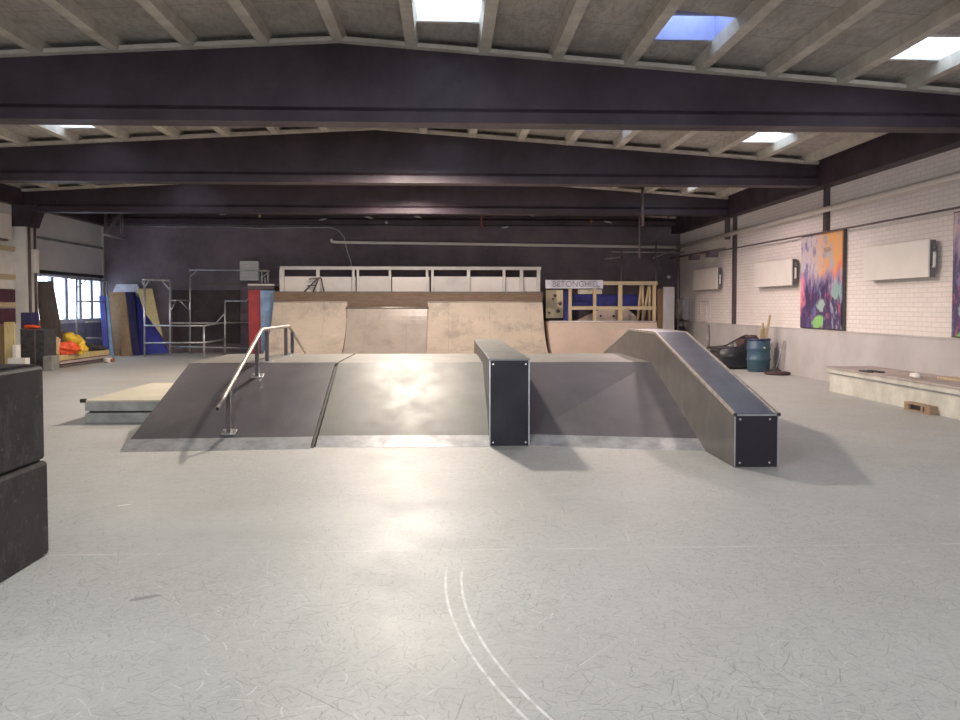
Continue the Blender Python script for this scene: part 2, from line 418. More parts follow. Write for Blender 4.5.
# unseen wall behind the camera, its glazed gate added to brighten the foreground
for x0, x1, z0 in ((XL-.3, -5.5, 0), (3.5, XR+.3, 0), (-5.5, 3.5, 3.4)):
    struct(MB().box(x0, YF-.3, z0, x1, YF, H).build('wall_front', M['white']))
gw = MB()
for i in range(7): gw.box(-5.5+i*1.5-.04, YF-.2, 0, -5.5+i*1.5+.04, YF-.1, 3.4)
gw.box(-5.5, YF-.2, 0, 3.5, YF-.1, .12); gw.box(-5.5, YF-.2, 3.3, 3.5, YF-.1, 3.4); gw.box(-5.5, YF-.2, 1.6, 3.5, YF-.1, 1.68)
struct(gw.build('window_6', M['wframe']))

# roof deck between ribs, with skylight holes
SKY = {}   # slot -> list of y ranges
slots = [XM + .945*k for k in range(-10, 10)]
def slot(x): return int(math.floor((x-XM)/.945))
holes = [(slot(.1), 8.78, 9.56), (slot(3.0), 8.70, 9.50), (slot(5.9), 8.70, 9.50),
         (slot(5.9), 13.55, 14.36), (slot(3.0), 13.55, 14.36), (slot(.1), 13.6, 14.4), (slot(-7.0), 13.9, 14.62),
         (slot(5.9), 18.75, 19.55), (slot(-7.0), 19.0, 19.75),
         (slot(.1), 4.1, 4.9), (slot(3.0), 4.07, 4.88), (slot(5.9), 4.07, 4.88), (slot(-7.0), 4.1, 4.9),
         (slot(.1), -.9, -.1), (slot(3.0), -.9, -.1), (slot(5.9), -.9, -.1)]
DK = .13
dk = MB()
def slab(m, x0, x1, y0, y1, zo=DK, th=.14):
    xs = [x0, x1] if not (x0 < XM < x1) else [x0, XM, x1]
    for a, b in zip(xs, xs[1:]):
        za, zb = zr(a)+zo, zr(b)+zo
        m.poly([(a, y0, za), (b, y0, zb), (b, y1, zb), (a, y1, za), (a, y0, za+th), (b, y0, zb+th), (b, y1, zb+th), (a, y1, za+th)],
               [(0, 1, 2, 3), (4, 7, 6, 5), (0, 4, 5, 1), (1, 5, 6, 2), (2, 6, 7, 3), (3, 7, 4, 0)])
for k in range(-11, 10):
    a, b = max(XL-.3, XM+.945*k), min(XR+.3, XM+.945*(k+1))
    if b <= a: continue
    hs = sorted([h for h in holes if h[0] == k], key=lambda h: h[1])
    y = YF-.3
    for h in hs: slab(dk, a, b, y, h[1]); y = h[2]
    slab(dk, a, b, y, YB+.3)
ceil = struct(dk.build('ceiling', M['roof']))
rb = MB()
for k in range(-10, 10):
    x = XM + .945*k
    if x < XL or x > XR: continue
    z = zr(x)
    rb.prism([(x-.07, z), (x+.07, z), (x+.10, z+DK+.02), (x-.10, z+DK+.02)], 'y', YF-.1, YB)
rbo = rb.build('ceiling_ribs', M['rib'], ceil); rbo['kind'] = 'structure'
en = MB()
for f in FR:
    for k in range(-11, 10):
        a, b = max(XL, XM+.945*k), min(XR, XM+.945*(k+1))
        if b > a: slab(en, a, b, f-.20, f+.20, 0, .055)
eno = en.build('ceiling_bearing_strips', M['rib'], ceil); eno['kind'] = 'structure'
# skylights: upstand shafts and panes
for i, (k, y0, y1) in enumerate(holes):
    a, b = XM+.945*k+.06, XM+.945*(k+1)-.06
    z0 = min(zr(a), zr(b)) + DK + .02
    deep = .42 if (k == slot(3.0)) else .13
    z1 = z0 + deep
    m = MB()
    m.box(a-.05, y0-.05, z0, a, y1+.05, z1); m.box(b, y0-.05, z0, b+.05, y1+.05, z1)
    m.box(a, y0-.05, z0, b, y0+.012, z1); m.box(a, y1-.012, z0, b, y1+.05, z1)
    o = struct(m.build('window_%d' % (i+10), M['shaft'] if deep > .3 else M['white']), 'roof skylight')
    struct(MB().box(a-.05, y0-.05, z1, b+.05, y1+.05, z1+.01).build('skylight_pane', M['glass'], o))

# roof beams
BL = {10.4: 'black roof beam nearest the viewer, spanning the full picture width',
      15.4: 'black roof beam second from the front, over the middle of the hall',
      20.4: 'black roof beam third from the front, with a bracket at the left wall',
      25.05: 'rearmost black roof beam, flat against the dark back wall'}
def beam(f):
    m = MB(); e = .2 if f > 25 else 0
    n = 24; xs = [XL + (XR-XL)*i/n for i in range(n+1)]; xs.append(XM); xs.sort()
    def strip(y0, y1, zlo, zhi):
        for a, b in zip(xs, xs[1:]):
            za0, za1, zb0, zb1 = zlo(a), zhi(a), zlo(b), zhi(b)
            m.poly([(a, y0, za0), (b, y0, zb0), (b, y1, zb0), (a, y1, za0), (a, y0, za1), (b, y0, zb1), (b, y1, zb1), (a, y1, za1)],
                   [(0, 1, 2, 3), (4, 7, 6, 5), (0, 4, 5, 1), (2, 6, 7, 3)] + ([(3, 7, 4, 0)] if a == xs[0] else []) + ([(1, 5, 6, 2)] if b == xs[-1] else []))
    strip(f-.08, f+.08, lambda x: 4.0+e, lambda x: zr(x))
    m.prism([(f-.17, 3.88+e), (f+.17, 3.88+e), (f+.17, 4.02+e), (f+.08, 4.09+e), (f-.08, 4.09+e), (f-.17, 4.02+e)], 'x', XL, XR)
    o = m.build('roof_beam', M['beam'])
    if f in BL: tag(o, BL[f], 'beam', 'black roof beams')
    else: tag(o, 'black roof beam behind and above the viewer', 'beam', 'roof beams out of view')
    o['kind'] = 'structure'
    return o
for f in FR: beam(f)
struct(MB().box(XR-.3, YF, 3.86, XR, YB, 4.45).build('trim_1', M['beam']), 'black edge beam along the top of the right wall')
struct(MB().box(XL, YF, 4.04, XL+.22, YB, 4.45).build('trim_2', M['beam']), 'black edge beam along the top of the left wall')
struct(MB().box(XR-.085, YF, 1.0, XR, YB, 1.02).build('trim_3', M['plinth']), 'plinth capping along the right wall')
# wall posts
def post(y, z0, lab):
    tag(MB().box(XR-.08, y-.065, z0, XR, y+.065, 3.88).build('steel_post', M['post']), lab, 'post', 'dark steel wall posts')
post(15.4, 2.9, 'dark steel post above the large abstract painting')
post(20.4, 1.02, 'full height dark steel post between the two farther wall heaters')
tag(MB().box(XR-.12, 20.85, 3.3, XR, 20.95, 3.86).build('steel_bracket', M['dpipe']), 'short dark bracket under the edge beam beside the farther post', 'bracket')
# left bracket and pier
t = thing('beam_bracket', 'black tapering bracket carrying the roof beam at the left wall', 'bracket', (XL, 20.4, 3.5))
MB().prism([(XL, 3.5), (XL+.42, 3.5), (XL+.62, 4.05), (XL, 4.05)], 'y', 20.15, 20.65).build('bracket', M['beam'], t)
t = thing('wall_pier', 'white painted wall pier with dark pipes under the black bracket', 'pier', (XL, 20.5, 0))
MB().box(XL, 20.2, 0, XL+.3, 20.75, 3.5).build('pier', M['white'], t)
for dx in (.33,): MB().tube([(XL+dx, 20.32, 0), (XL+dx, 20.32, 3.5)], .035).build('pipe', M['dpipe'], t)
MB().tube([(XL+.33, 20.6, 1.2), (XL+.33, 20.6, 3.5)], .03).build('pipe', M['dpipe'], t)
MB().box(XL+.3, 20.4, 2.35, XL+.42, 20.62, 2.95, .01).build('junction_box', M['cream'], t)

# ------------------------------------------------------------------ overhead door on the left wall
t = thing('overhead_door', 'white overhead door panel high on the left wall', 'door', (XL, 23.3, 2.46))
MB().box(XL-.1, 21.3, 2.46, XL-.02, 25.3, 4.04).build('door_panel', M['shutter'], t)
MB().box(XL-.06, 21.3, 2.38, XL+.02, 25.3, 2.47).build('bottom_seal', M['seam'], t)
MB().box(XL-.02, 21.35, 3.30, XL+.04, 25.25, 3.36).build('track', M['grey'], t)
wn = MB()
for y in (21.33, 22.2, 23.0, 23.85, 24.6, 25.27): wn.box(XL-.12, y-.085, 1.08, XL-.04, y+.085, 2.36)
wn.box(XL-.12, 21.3, 1.0, XL-.02, 25.3, 1.12); wn.box(XL-.12, 21.3, 2.3, XL-.04, 25.3, 2.38)
w1 = struct(wn.build('window_1', M['wframe']), 'bright framed window band under the overhead door')
struct(MB().box(XL-.09, 21.3, 1.1, XL-.08, 25.3, 2.32).build('window_pane', M['glass'], w1))
bp = MB(); bp.box(XL-.12, 21.3, 0, XL-.03, 25.3, 1.0)
for z in (.3, .65): bp.box(XL-.04, 21.3, z, XL-.015, 25.3, z+.025)
struct(bp.build('door_1', M['bluepan']), 'grey blue panels under the windows')
# things high in the left back corner
t = thing('door_motor_frame', 'grey metal frame high in the left rear corner beside the overhead door', 'frame', tuple(at(118, 228, 24.6)))
a = at(107, 212, 24.8); b = at(123, 234, 24.8)
m = MB()
for y in (24.65, 24.8):
    for x in (a.x, b.x): m.tube([(x, y, b.z), (x, y, a.z)], .02, 6)
    m.tube([(a.x, y, a.z), (b.x, y, a.z)], .02, 6); m.tube([(a.x, y, b.z), (b.x, y, a.z)], .015, 6)
m.build('open_bracket', M['dgrey'], t)
MB().box(a.x+.12, 24.82, b.z+.25, b.x-.12, 24.95, a.z-.1, .01).build('motor_box', M['post'], t)
m = MB(); m.tube([at(103, 234, 23.0), at(124, 239, 24.9)], .035); m.tube([at(70, 206, 22.0), at(128, 212, 24.9)], .03)
m.build('track', M['galv'], t)

# ------------------------------------------------------------------ pipes
def pipe(pts, r, lab, name='pipe', mat='white', cat='pipe', grp=None):
    return tag(MB().tube(pts, r).build(name, M[mat]), lab, cat, grp)
pipe([(XR-.12, YF+.1, 3.41), (XR-.12, YB-.12, 3.42)], .055, 'thick pale pipe running the length of the right wall below the edge beam', 'heating_pipe', 'cream')
pipe([(XR-.13, YF+.1, 2.84), (XR-.13, 14, 2.96), (XR-.16, 21.5, 3.02)], .018, 'thin dark pipe running along the right wall above the heaters', 'thin_pipe', 'dpipe')
pts = [at(330, 230, YB-.35), at(330, 239, YB-.15), at(333, 241.5, YB-.1)] + [at(340, 242, YB-.1), at(500, 245, YB-.1), Vector((XR-.1, YB-.1, 3.42))]
pts = [at(329, 243, YB-.02), at(329, 243, YB-.1)] if False else [at(331, 239, YB-.1), at(332, 241.5, YB-.1), at(336, 242.2, YB-.1), at(500, 244.5, YB-.1), Vector((XR-.15, YB-.1, 3.42))]
pipe(pts, .05, 'pale pipe with an elbow end running along the dark back wall', 'heating_pipe', 'cream')
pts = [at(x, y, YB-.04) for x, y in ((122, 226), (180, 227), (230, 227), (260, 228.5), (300, 227.5), (330, 227.5), (338, 230), (344, 237), (347, 250), (351, 262), (352, 275))]
pipe(pts, .014, 'thin pale cable drooping along the dark back wall and down behind the ramp', 'cable', 'galv', 'cable')
# hanging rods and rails near the right rear corner
pipe([Vector((at(642, 183, 19.9).x, 19.9, zr(5)+DK+.02)), at(643, 226, 19.9)], .035, 'grey rod hanging from the roof nearest the third beam', 'hanging_rod', 'dpipe', 'rod', 'hanging rods')
pipe([Vector((at(639.5, 205, 22).x, 22, zr(5.4)+DK+.02)), at(639.5, 258, 22)], .03, 'grey rod hanging from the roof beside the wooden railing, lower one', 'hanging_rod', 'dpipe', 'rod', 'hanging rods')
t = thing('hanging_rail', 'thin grey rail on dark rods behind the pine railing', 'rail', tuple(at(650, 252, 23.5)))
m = MB(); m.tube([at(612, 252, 23.5), at(684, 252.5, 23.5)], .022); m.tube([at(653, 258, 23.5), at(681, 248, 24.6)], .02); m.tube([at(604, 259, 23.5), at(620, 257, 23.5)], .02)
m.build('rail', M['grey'], t)
for x, y0, y1 in ((621.5, 250, 321), (656, 241, 321), (678, 256, 352)):
    MB().tube([at(x, y0, 23.4), at(x, y1, 23.4)], .026).build('rod', M['dpipe'], t)
t = thing('shelf_rail', 'dark bracketed rail reaching out from the farther steel post', 'rail', (XR-.4, 21, 3.0))
m = MB(); m.tube([(XR-.3, 20.4, 3.02), (XR-.5, 24.8, 3.03)], .03); m.box(XR-.45, 21.2, 2.85, XR-.2, 21.5, 3.0); m.box(XR-.5, 22.6, 2.86, XR-.25, 22.9, 3.0)
m.build('rail', M['dpipe'], t)

# ------------------------------------------------------------------ right wall: heaters, paintings, cabinet
def heater(y0, y1, z0, z1, lab, side=True):
    t = thing('wall_heater', lab, 'radiator', (XR, (y0+y1)/2, z0), 'cream panel heaters on the right wall')
    MB().box(XR-.18, y0, z0, XR-.15, y1, z1, .006).build('front_panel', M['cream'], t)
    m = MB(); m.box(XR-.15, y0+.02, z0+.0, XR-.05, y1-.02, z1-.01); m.build('core', M['dgrey'], t)
    for y in (y0+.12, y1-.2): MB().box(XR-.05, y, z0+.05, XR, y+.06, z1-.05).build('bracket', M['grey'], t)
    MB().tube([(XR-.1, y0-.0, z0+.15), (XR-.1, y0-.03, z0+.18), (XR-.1, y0-.03, z1-.2)], .022).build('valve_pipe', M['cream'], t)
    MB().lathe([(.02, 0), (.028, .02), (.028, .06), (.02, .08)], (XR-.1, y0-.03, z1-.17), 12).build('valve', M['dgrey'], t)
heater(11.83, 13.72, 1.95, 2.54, 'largest cream heater on the right wall, right of the painting')
heater(16.65, 18.72, 1.95, 2.53, 'middle cream heater on the right wall, left of the painting')
heater(21.35, 23.45, 1.97, 2.57, 'farthest cream heater on the right wall, beyond the steel post')
t = thing('abstract_painting', 'tall orange and purple abstract painting leaning on the right wall plinth', 'painting', (XR-.05, 15.5, 1.03))
MB().box(XR-.09, 14.66, 1.05, XR-.07, 16.4, 2.96).build('canvas', art_mat(14.66, 16.4, 1.05, 2.96), t)
m = MB(); m.box(XR-.07, 14.64, 1.03, XR-.01, 16.42, 2.98); m.build('frame', M['post'], t)
t = thing('abstract_painting', 'dark painting with green patches cut off by the right edge of the photo', 'painting', (XR-.05, 10.6, 1.03))
MB().box(XR-.09, 9.75, 1.05, XR-.07, 11.36, 2.88).build('canvas', art_mat(9.6, 12.3, .6, 4.3), t)
MB().box(XR-.07, 9.73, 1.03, XR-.01, 11.4, 2.9).build('frame', M['post'], t)
t = thing('electrical_cabinet', 'small grey cabinet on the right wall near the rear corner', 'cabinet', (XR, 24.9, 1.05))
MB().box(XR-.16, 24.35, 1.05, XR-.005, 25.3, 1.75, .01).build('cabinet', M['grey'], t)
MB().box(XR-.175, 24.42, 1.1, XR-.16, 25.25, 1.7).build('door', M['plinth'], t)
m = MB()
for z, y0, y1 in ((1.62, 22.4, 23.3), (1.02, 22.6, 23.1)): m.box(XR-.03, y0, z, XR, y1, z+.03)
m.box(XR-.03, 22.4, 1.15, XR, 22.44, 1.62); m.box(XR-.03, 23.26, 1.25, XR, 23.3, 1.62); m.box(XR-.03, 22.75, 1.05, XR, 22.79, 1.5)
tag(m.build('wall_conduit', M['plinth']), 'faint grey conduit loop on the brick left of the farther steel post', 'conduit')
tag(MB().tube([(XR-.12, 22.2, 0), (XR-.12, 22.2, .95)], .03).build('drain_pipe', M['grey']), 'short grey vertical pipe against the plinth behind the black armchair', 'pipe')

# ------------------------------------------------------------------ funbox
HP, YT, YE, YZ = .77, 10.1, 11.95, 14.1    # deck height, front edge, rear edge, rear toe
t = thing('funbox', 'grey skate funbox with three bank ramps facing the viewer and a flat top', 'ramp', (-.35, 11, 0))
def bank(x0a, x1a, x0t, x1t, y0, y1, mat, name, lift=0):
    """bank surface from toe line (y0 at left, y1 at right) up to the deck edge, with its toe plate"""
    k = .10   # share of the slope covered by the toe plate
    def P(s, side, h):
        xa, xt, ya = (x0a, x0t, y0) if side == 0 else (x1a, x1t, y1)
        bow = 0
        return (xa+(xt-xa)*s, ya+(YT-ya)*s, HP*s - bow + h)
    n = 1; m = MB()
    L = [P(k+(1-k)*i/n, 0, lift) for i in range(n+1)]; Rr = [P(k+(1-k)*i/n, 1, lift) for i in range(n+1)]
    lo = [(p[0], p[1], max(p[2]-.02, 0)) for p in L]; ro = [(p[0], p[1], max(p[2]-.02, 0)) for p in Rr]
    vs = L+Rr+lo+ro; N = n+1
    fc = []
    for i in range(n):
        fc += [(i, i+1, N+i+1, N+i), (2*N+i, 3*N+i, 3*N+i+1, 2*N+i+1), (i, 2*N+i, 2*N+i+1, i+1), (N+i, N+i+1, 3*N+i+1, 3*N+i)]
    m.poly(vs, fc); o = m.build(name, mat, t)
    for p in o.data.polygons: p.use_smooth = False
    m = MB(); a, b, c, d = P(0, 0, lift+.004), P(0, 1, lift+.004), P(k+.012, 1, lift+.006), P(k+.012, 0, lift+.006)
    a = (a[0], a[1], .004); b = (b[0], b[1], .004)
    m.poly([a, b, c, d] + [(p[0], p[1], max(0, p[2]-.004)) for p in (a, b, c, d)], [(0, 1, 2, 3), (0, 4, 5, 1), (1, 5, 6, 2), (2, 6, 7, 3), (3, 7, 4, 0), (4, 7, 6, 5)])
    m.build('toe_plate', M['plate'], t)
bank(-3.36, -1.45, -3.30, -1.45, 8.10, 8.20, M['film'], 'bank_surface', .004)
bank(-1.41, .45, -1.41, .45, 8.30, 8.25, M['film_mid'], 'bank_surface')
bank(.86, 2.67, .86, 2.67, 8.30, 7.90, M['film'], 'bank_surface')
MB().prism([(8.25, .0), (YT, HP-.03), (YT, 0)], 'x', -1.45, -1.42).build('seam_strip', M['seam'], t)
# body under the sheets and the side skins
for a, b in ((-3.28, .44), (.87, 2.64)): MB().prism([(8.4, .005), (YT, HP-.035), (YE, HP-.035), (YZ-.1, .005)], 'x', a, b).build('body', M['seam'], t)
for a, b in ((-3.31, -3.29),): MB().prism([(8.12, 0), (YT, HP-.005), (YE, HP-.005), (YZ, 0)], 'x', a, b).build('side_panel', M['sheet'], t)
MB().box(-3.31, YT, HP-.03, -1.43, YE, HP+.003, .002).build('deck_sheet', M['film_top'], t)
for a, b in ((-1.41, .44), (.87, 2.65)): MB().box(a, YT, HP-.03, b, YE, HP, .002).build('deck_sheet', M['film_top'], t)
for a, b in ((-3.31, .44), (.87, 2.65)): MB().prism([(YE, HP-.03), (YE, HP), (YZ, .0), (YZ-.1, 0)], 'x', a, b).build('rear_bank_surface', M['film_top'], t)

# centre grind ledge
LZ, LY0, LY1, LX0, LX1 = .93, 8.30, 13.3, .445, .865
t = thing('grind_ledge', 'long flat-topped dark ledge running through the middle of the funbox', 'ledge', (.655, 10.8, 0))
MB().box(LX0, LY0+.01, 0, LX0+.02, LY1, LZ-.01).build('side_panel', M['sheet'], t)
MB().box(LX1-.02, LY0+.01, 0, LX1, LY1, LZ-.01).build('side_panel', M['sheet'], t)
MB().box(LX0+.02, LY0+.02, 0, LX1-.02, LY1-.01, LZ-.02).build('core', M['seam'], t)
MB().box(LX0, LY0-.01, 0.01, LX1, LY0+.01, LZ-.005, .003).build('front_panel', M['front'], t)
MB().box(LX0-.01, LY0-.015, LZ-.012, LX1+.01, (LY0+LY1)/2, LZ+.008, .003).build('top_sheet', M['ledgetop'], t)
MB().box(LX0-.01, (LY0+LY1)/2+.004, LZ-.012, LX1+.01, LY1, LZ+.008, .003).build('top_sheet', M['ledgetop'], t)
for dx in (0, 1):
    x = LX0 if dx == 0 else LX1
    MB().box(x-.006, LY0-.016, 0, x+.006, LY0+.012, LZ-.012).build('corner_strip', M['grey'], t)
def bolts(t, xs, zs, y):
    for x in xs:
        for z in zs:
            m = MB(); m.tube([(x, y-.006, z), (x, y, z)], .009, 10); m.build('bolt', M['galv'], t)
bolts(t, (LX0+.035, LX1-.035), (.04, LZ-.05), LY0-.01)

# sloping box on the right (hubba)
HX0, HX1 = 2.655, 3.065
top = [(7.11, .50), (9.90, 1.165), (11.35, 1.165), (14.15, .50)]
t = thing('hubba_box', 'long dark box that slopes up and over the right side of the funbox', 'ledge', (2.86, 10.6, 0))
prof = [(7.12, 0)] + [(y, z-.015) for y, z in top] + [(14.15, 0)]
MB().prism(prof, 'x', HX0, HX0+.02).build('side_panel', M['sheet'], t)
MB().prism(prof, 'x', HX1-.02, HX1).build('side_panel', M['sheet'], t)
MB().prism([(7.14, 0), (7.14, .47), (9.9, 1.13), (11.35, 1.13), (14.1, .47), (14.1, 0)], 'x', HX0+.02, HX1-.02).build('core', M['seam'], t)
for (a, b), nm in (((top[0], top[1]), 'top_sheet'), ((top[1], top[2]), 'top_sheet'), ((top[2], top[3]), 'top_sheet')):
    MB().prism([(a[0], a[1]-.02), (b[0], b[1]-.02), (b[0], b[1]), (a[0], a[1])], 'x', HX0+.01, HX1-.01).build(nm, M['bluetop'] if a[0] < 10 else M['ledgetop'], t)
MB().box(HX0, 7.095, .01, HX1, 7.12, .485, .003).build('front_panel', M['front'], t)
MB().box(HX1-.008, 7.092, .01, HX1+.003, 7.1, .49).build('corner_strip', M['grey'], t)
MB().box(HX0-.003, 7.092, .01, HX0+.008, 7.1, .49).build('corner_strip', M['grey'], t)
MB().box(HX0, 7.092, .482, HX1, 7.11, .494).build('corner_strip', M['grey'], t)
for x in (HX0, HX1):
    s = 1 if x == HX0 else -1
    m = MB()
    for a, b in zip(top, top[1:]):
        m.prism([(a[0]-.02, a[1]-.022), (b[0], b[1]-.022), (b[0], b[1]+.007), (a[0]-.02, a[1]+.007)], 'x', min(x-s*.006, x+s*.014), max(x-s*.006, x+s*.014))
    m.build('edge_coping', M['steel'], t)
    MB().tube([(x, 7.075, .495), (x, 7.09, .495)], .018, 10).build('coping_end', M['seam'], t)
bolts(t, (HX0+.05, HX1-.08), (.045, .45), 7.095)

# handrail
t = thing('handrail', 'round steel grind rail on posts over the left bank of the funbox', 'rail', (-2.36, 10.9, 0))
RX = -2.36
pts = [(RX, 8.06, .45)] + [(RX, 8.06+(10.0-8.06)*i/8, .45+(1.20-.45)*i/8) for i in range(1, 8)] + \
      [(RX, 9.97, 1.19), (RX, 10.03, 1.20), (RX, 10.9, 1.20), (RX, 11.67, 1.20), (RX, 11.73, 1.19)] + [(RX, 13.6, .50)]
MB().tube(pts, .023, 14).build('rail', M['steel'], t)
MB().tube([(RX, 8.052, .447), (RX, 8.058, .449)], .019, 12).build('rail_end', M['seam'], t)
for y, zt in ((8.47, .60), (9.74, 1.09), (10.27, 1.19), (11.46, 1.19), (11.93, 1.12)):
    zb = .77 if 10.1 < y < 11.96 else (.77*(y-8.12)/(YT-8.12) if y < 10.1 else .77*(YZ-y)/(YZ-YE))
    MB().box(RX-.022, y-.022, zb, RX+.022, y+.022, zt-.01).build('post', M['post'], t)
    th = math.atan2(.77, 1.98) if y < 10.1 else 0
    m = MB(); m.box(RX-.075, y-.06, zb, RX+.075, y+.06, zb+.012, .002, rot=Matrix.Rotation(th, 4, 'X'), piv=(RX, y, zb))
    bpo = m.build('base_plate', M['galv'], t)
    for dx in (-.055, .055): MB().tube([(RX+dx, y, zb+.012), (RX+dx, y, zb+.024)], .011, 8).build('bolt', M['galv'], bpo)

# ------------------------------------------------------------------ low manual pad, left
t = thing('manual_pad', 'low two-layer platform with a pale plywood top left of the funbox', 'platform', (-4.1, 11.3, 0))
MB().box(-4.66, 10.18, 0, -3.55, 12.45, .125, .004).build('lower_layer', M['plat'], t)
MB().box(-4.62, 10.21, .125, -3.6, 12.4, .15).build('gap', M['seam'], t)
MB().box(-4.66, 10.17, .15, -3.55, 12.45, .268, .004).build('upper_layer', M['plat'], t)
MB().box(-4.67, 10.16, .268, -3.54, 12.46, .29, .003).build('top_sheet', M['platop'], t)
MB().box(-4.71, 10.14, .262, -4.64, 10.20, .31, .008).build('corner_cap', M['seam'], t)

# ------------------------------------------------------------------ stacked dark boxes, left foreground
for z0, lab in ((0, 'lower of the two scuffed black boxes at the left edge'), (.575, 'upper of the two scuffed black boxes at the left edge')):
    t = thing('black_box', lab, 'box', (-2.95, 4.2, z0), 'black boxes stacked at the left edge')
    o = 0 if z0 == 0 else .012
    MB().box(-3.5, 3.55, z0+.004, -2.415-o, 4.79-o*.5, z0+.57, .022).build('body', M['box'], t)
    m = MB(); m.box(-3.49, 3.57, z0+.5755 if z0 else z0+.5705, -2.455-o, 4.77, z0+.578 if z0 else z0+.5745)
    m.build('lid_seam', M['seam'] if z0 == 0 else M['box'], t)

# ------------------------------------------------------------------ rear quarter pipe
QX0, QX1, QY, QZ = -5.15, 2.83, 23.3, 1.62
def curve(x0, x1, yt, zt, rad, m, th=.03, n=20, yend=None):
    """concave ramp skin from coping (yt, zt) down to the floor, centre above the toe"""
    pr = []
    a1 = math.acos(max(-1, (rad-zt)/rad))
    for i in range(n+1):
        a = a1*i/n
        pr.append((yt - rad*math.sin(a1) + rad*math.sin(a), rad - rad*math.cos(a)))
    lo = [(y+.0, max(0, z-th)) for y, z in pr]
    out = pr + lo[::-1]
    N = len(pr)
    vs = [(x0, y, z) for y, z in pr] + [(x1, y, z) for y, z in pr] + [(x0, y+th, z) for y, z in pr] + [(x1, y+th, z) for y, z in pr]
    fc = []
    for i in range(N-1):
        fc += [(i, N+i, N+i+1, i+1), (2*N+i, 2*N+i+1, 3*N+i+1, 3*N+i), (i, i+1, 2*N+i+1, 2*N+i), (N+i, 3*N+i, 3*N+i+1, N+i+1)]
    fc += [(0, 2*N, 3*N, N), (N-1, 2*N-1, 4*N-1, 3*N-1)]
    s0 = len(m.bm.faces); m.poly(vs, fc)
    return pr
t = thing('quarter_pipe', 'wide plywood quarter pipe across the rear of the hall with a lower middle section', 'ramp', (-1.2, 23, 0))
EX0, EX1 = -2.98, -.60
for a, b in ((QX0, EX0), (EX1, QX1)):
    m = MB(); curve(a, b, QY, QZ, 2.35, m); m.build('ramp_surface', M['ply'], t)
m = MB(); pe = curve(EX0, EX1, QY-.12, 1.44, 1.9, m); m.build('middle_surface', M['ply2'], t)
for x in (EX0, EX1):
    pts_ = [(y, z) for y, z in pe if z > .25]
    m = MB(); m.prism([(QY+.0, pts_[0][1]+.01)] + pts_ [0:0] + [(y, z) for y, z in pts_] + [(QY, 1.44)], 'x', x-.012, x+.012)
    m.build('cheek_shade', M['darkbrown'], t)  # dark sides stand in for the shadow crescents beside the middle section
MB().tube([(EX0-.03, QY-.14, 1.455), (EX1+.03, QY-.14, 1.455)], .032, 12).build('coping', M['steel'], t)
for a, b in ((QX0, EX0), (EX1, QX1)):
    MB().tube([(a, QY-.0, QZ+.0), (b, QY-.0, QZ+.0)], .02, 10).build('coping', M['ply2'], t)
m = MB(); m.box(QX0, QY+.0, 1.62, QX1, QY+.05, 1.90); m.box(EX0, QY-.02, 1.47, EX1, QY+.02, 1.63)
m.build('fascia_board', M['fascia'], t)
MB().box(QX0, QY+.0, 1.90, QX1, YB-.15, 1.93).build('deck', M['darkbrown'], t)
for x in (QX0+.01, QX1-.03):
    pr_ = []
    m = MB(); a1 = math.acos((2.35-QZ)/2.35)
    pr_ = [(QY+.05 - 2.35*math.sin(a1) + 2.35*math.sin(a1*i/14), 2.35-2.35*math.cos(a1*i/14)) for i in range(15)]
    m.prism(pr_ + [(QY+.05, 1.9), (YB-.2, 1.9), (YB-.2, 0)], 'x', x, x+.02); m.build('side_panel', M['ply3'], t)

# side boards beside the quarter pipe
p = at(254, 355, 23.6)
tag(MB().box(at(249, 300, 23.6).x, 23.55, 0.0, at(261, 300, 23.6).x, 23.7, 1.98).build('side_board', M['red']), 'tall red board standing at the left end of the quarter pipe', 'board')
tag(MB().box(at(261, 300, 23.6).x+.005, 23.5, 0.0, QX0-.01, 23.56, 1.96).build('side_board', M['lblue']), 'light blue board between the red board and the quarter pipe', 'board')
# little shelf / platform above the red board
t = thing('platform_top', 'white-edged shelf with a small steel bracket above the red board', 'shelf', tuple(at(261, 289, 23.9)))
a = at(249, 284, 23.9); b = at(275, 289.5, 23.9)
MB().box(a.x, 23.75, a.z-.05, b.x, 25.2, a.z+.0).build('shelf_board', M['white'], t)
MB().box(a.x, 23.8, b.z, b.x, 25.1, a.z-.06).build('shelf_frame', M['dpipe'], t)
m = MB()
for x, y0 in ((262, 271), (268, 271), (265, 277)): m.tube([at(x, y0, 24.2), at(x, 284, 24.2)], .025)
m.tube([at(255, 270.5, 24.2), at(270, 271, 24.2)], .025); m.tube([at(261, 278, 24.2), at(269, 272, 24.2)], .02); m.build('steel_bracket', M['galv'], t)
# white box on back wall
t = thing('wall_box', 'square white box on the dark back wall left of the quarter pipe', 'box', tuple(at(249, 271, YB-.1)))
a = at(240, 261, YB-.15); b = at(259, 280.5, YB-.15)
MB().box(a.x, YB-.2, b.z, b.x, YB, a.z, .01).build('housing', M['white'], t)
m = MB()
for i in range(1, 6):
    z = b.z + (a.z-b.z)*i/6; m.box(a.x+.04, YB-.205, z-.008, b.x-.04, YB-.2, z+.008)
m.build('grille', M['plinth'], t)

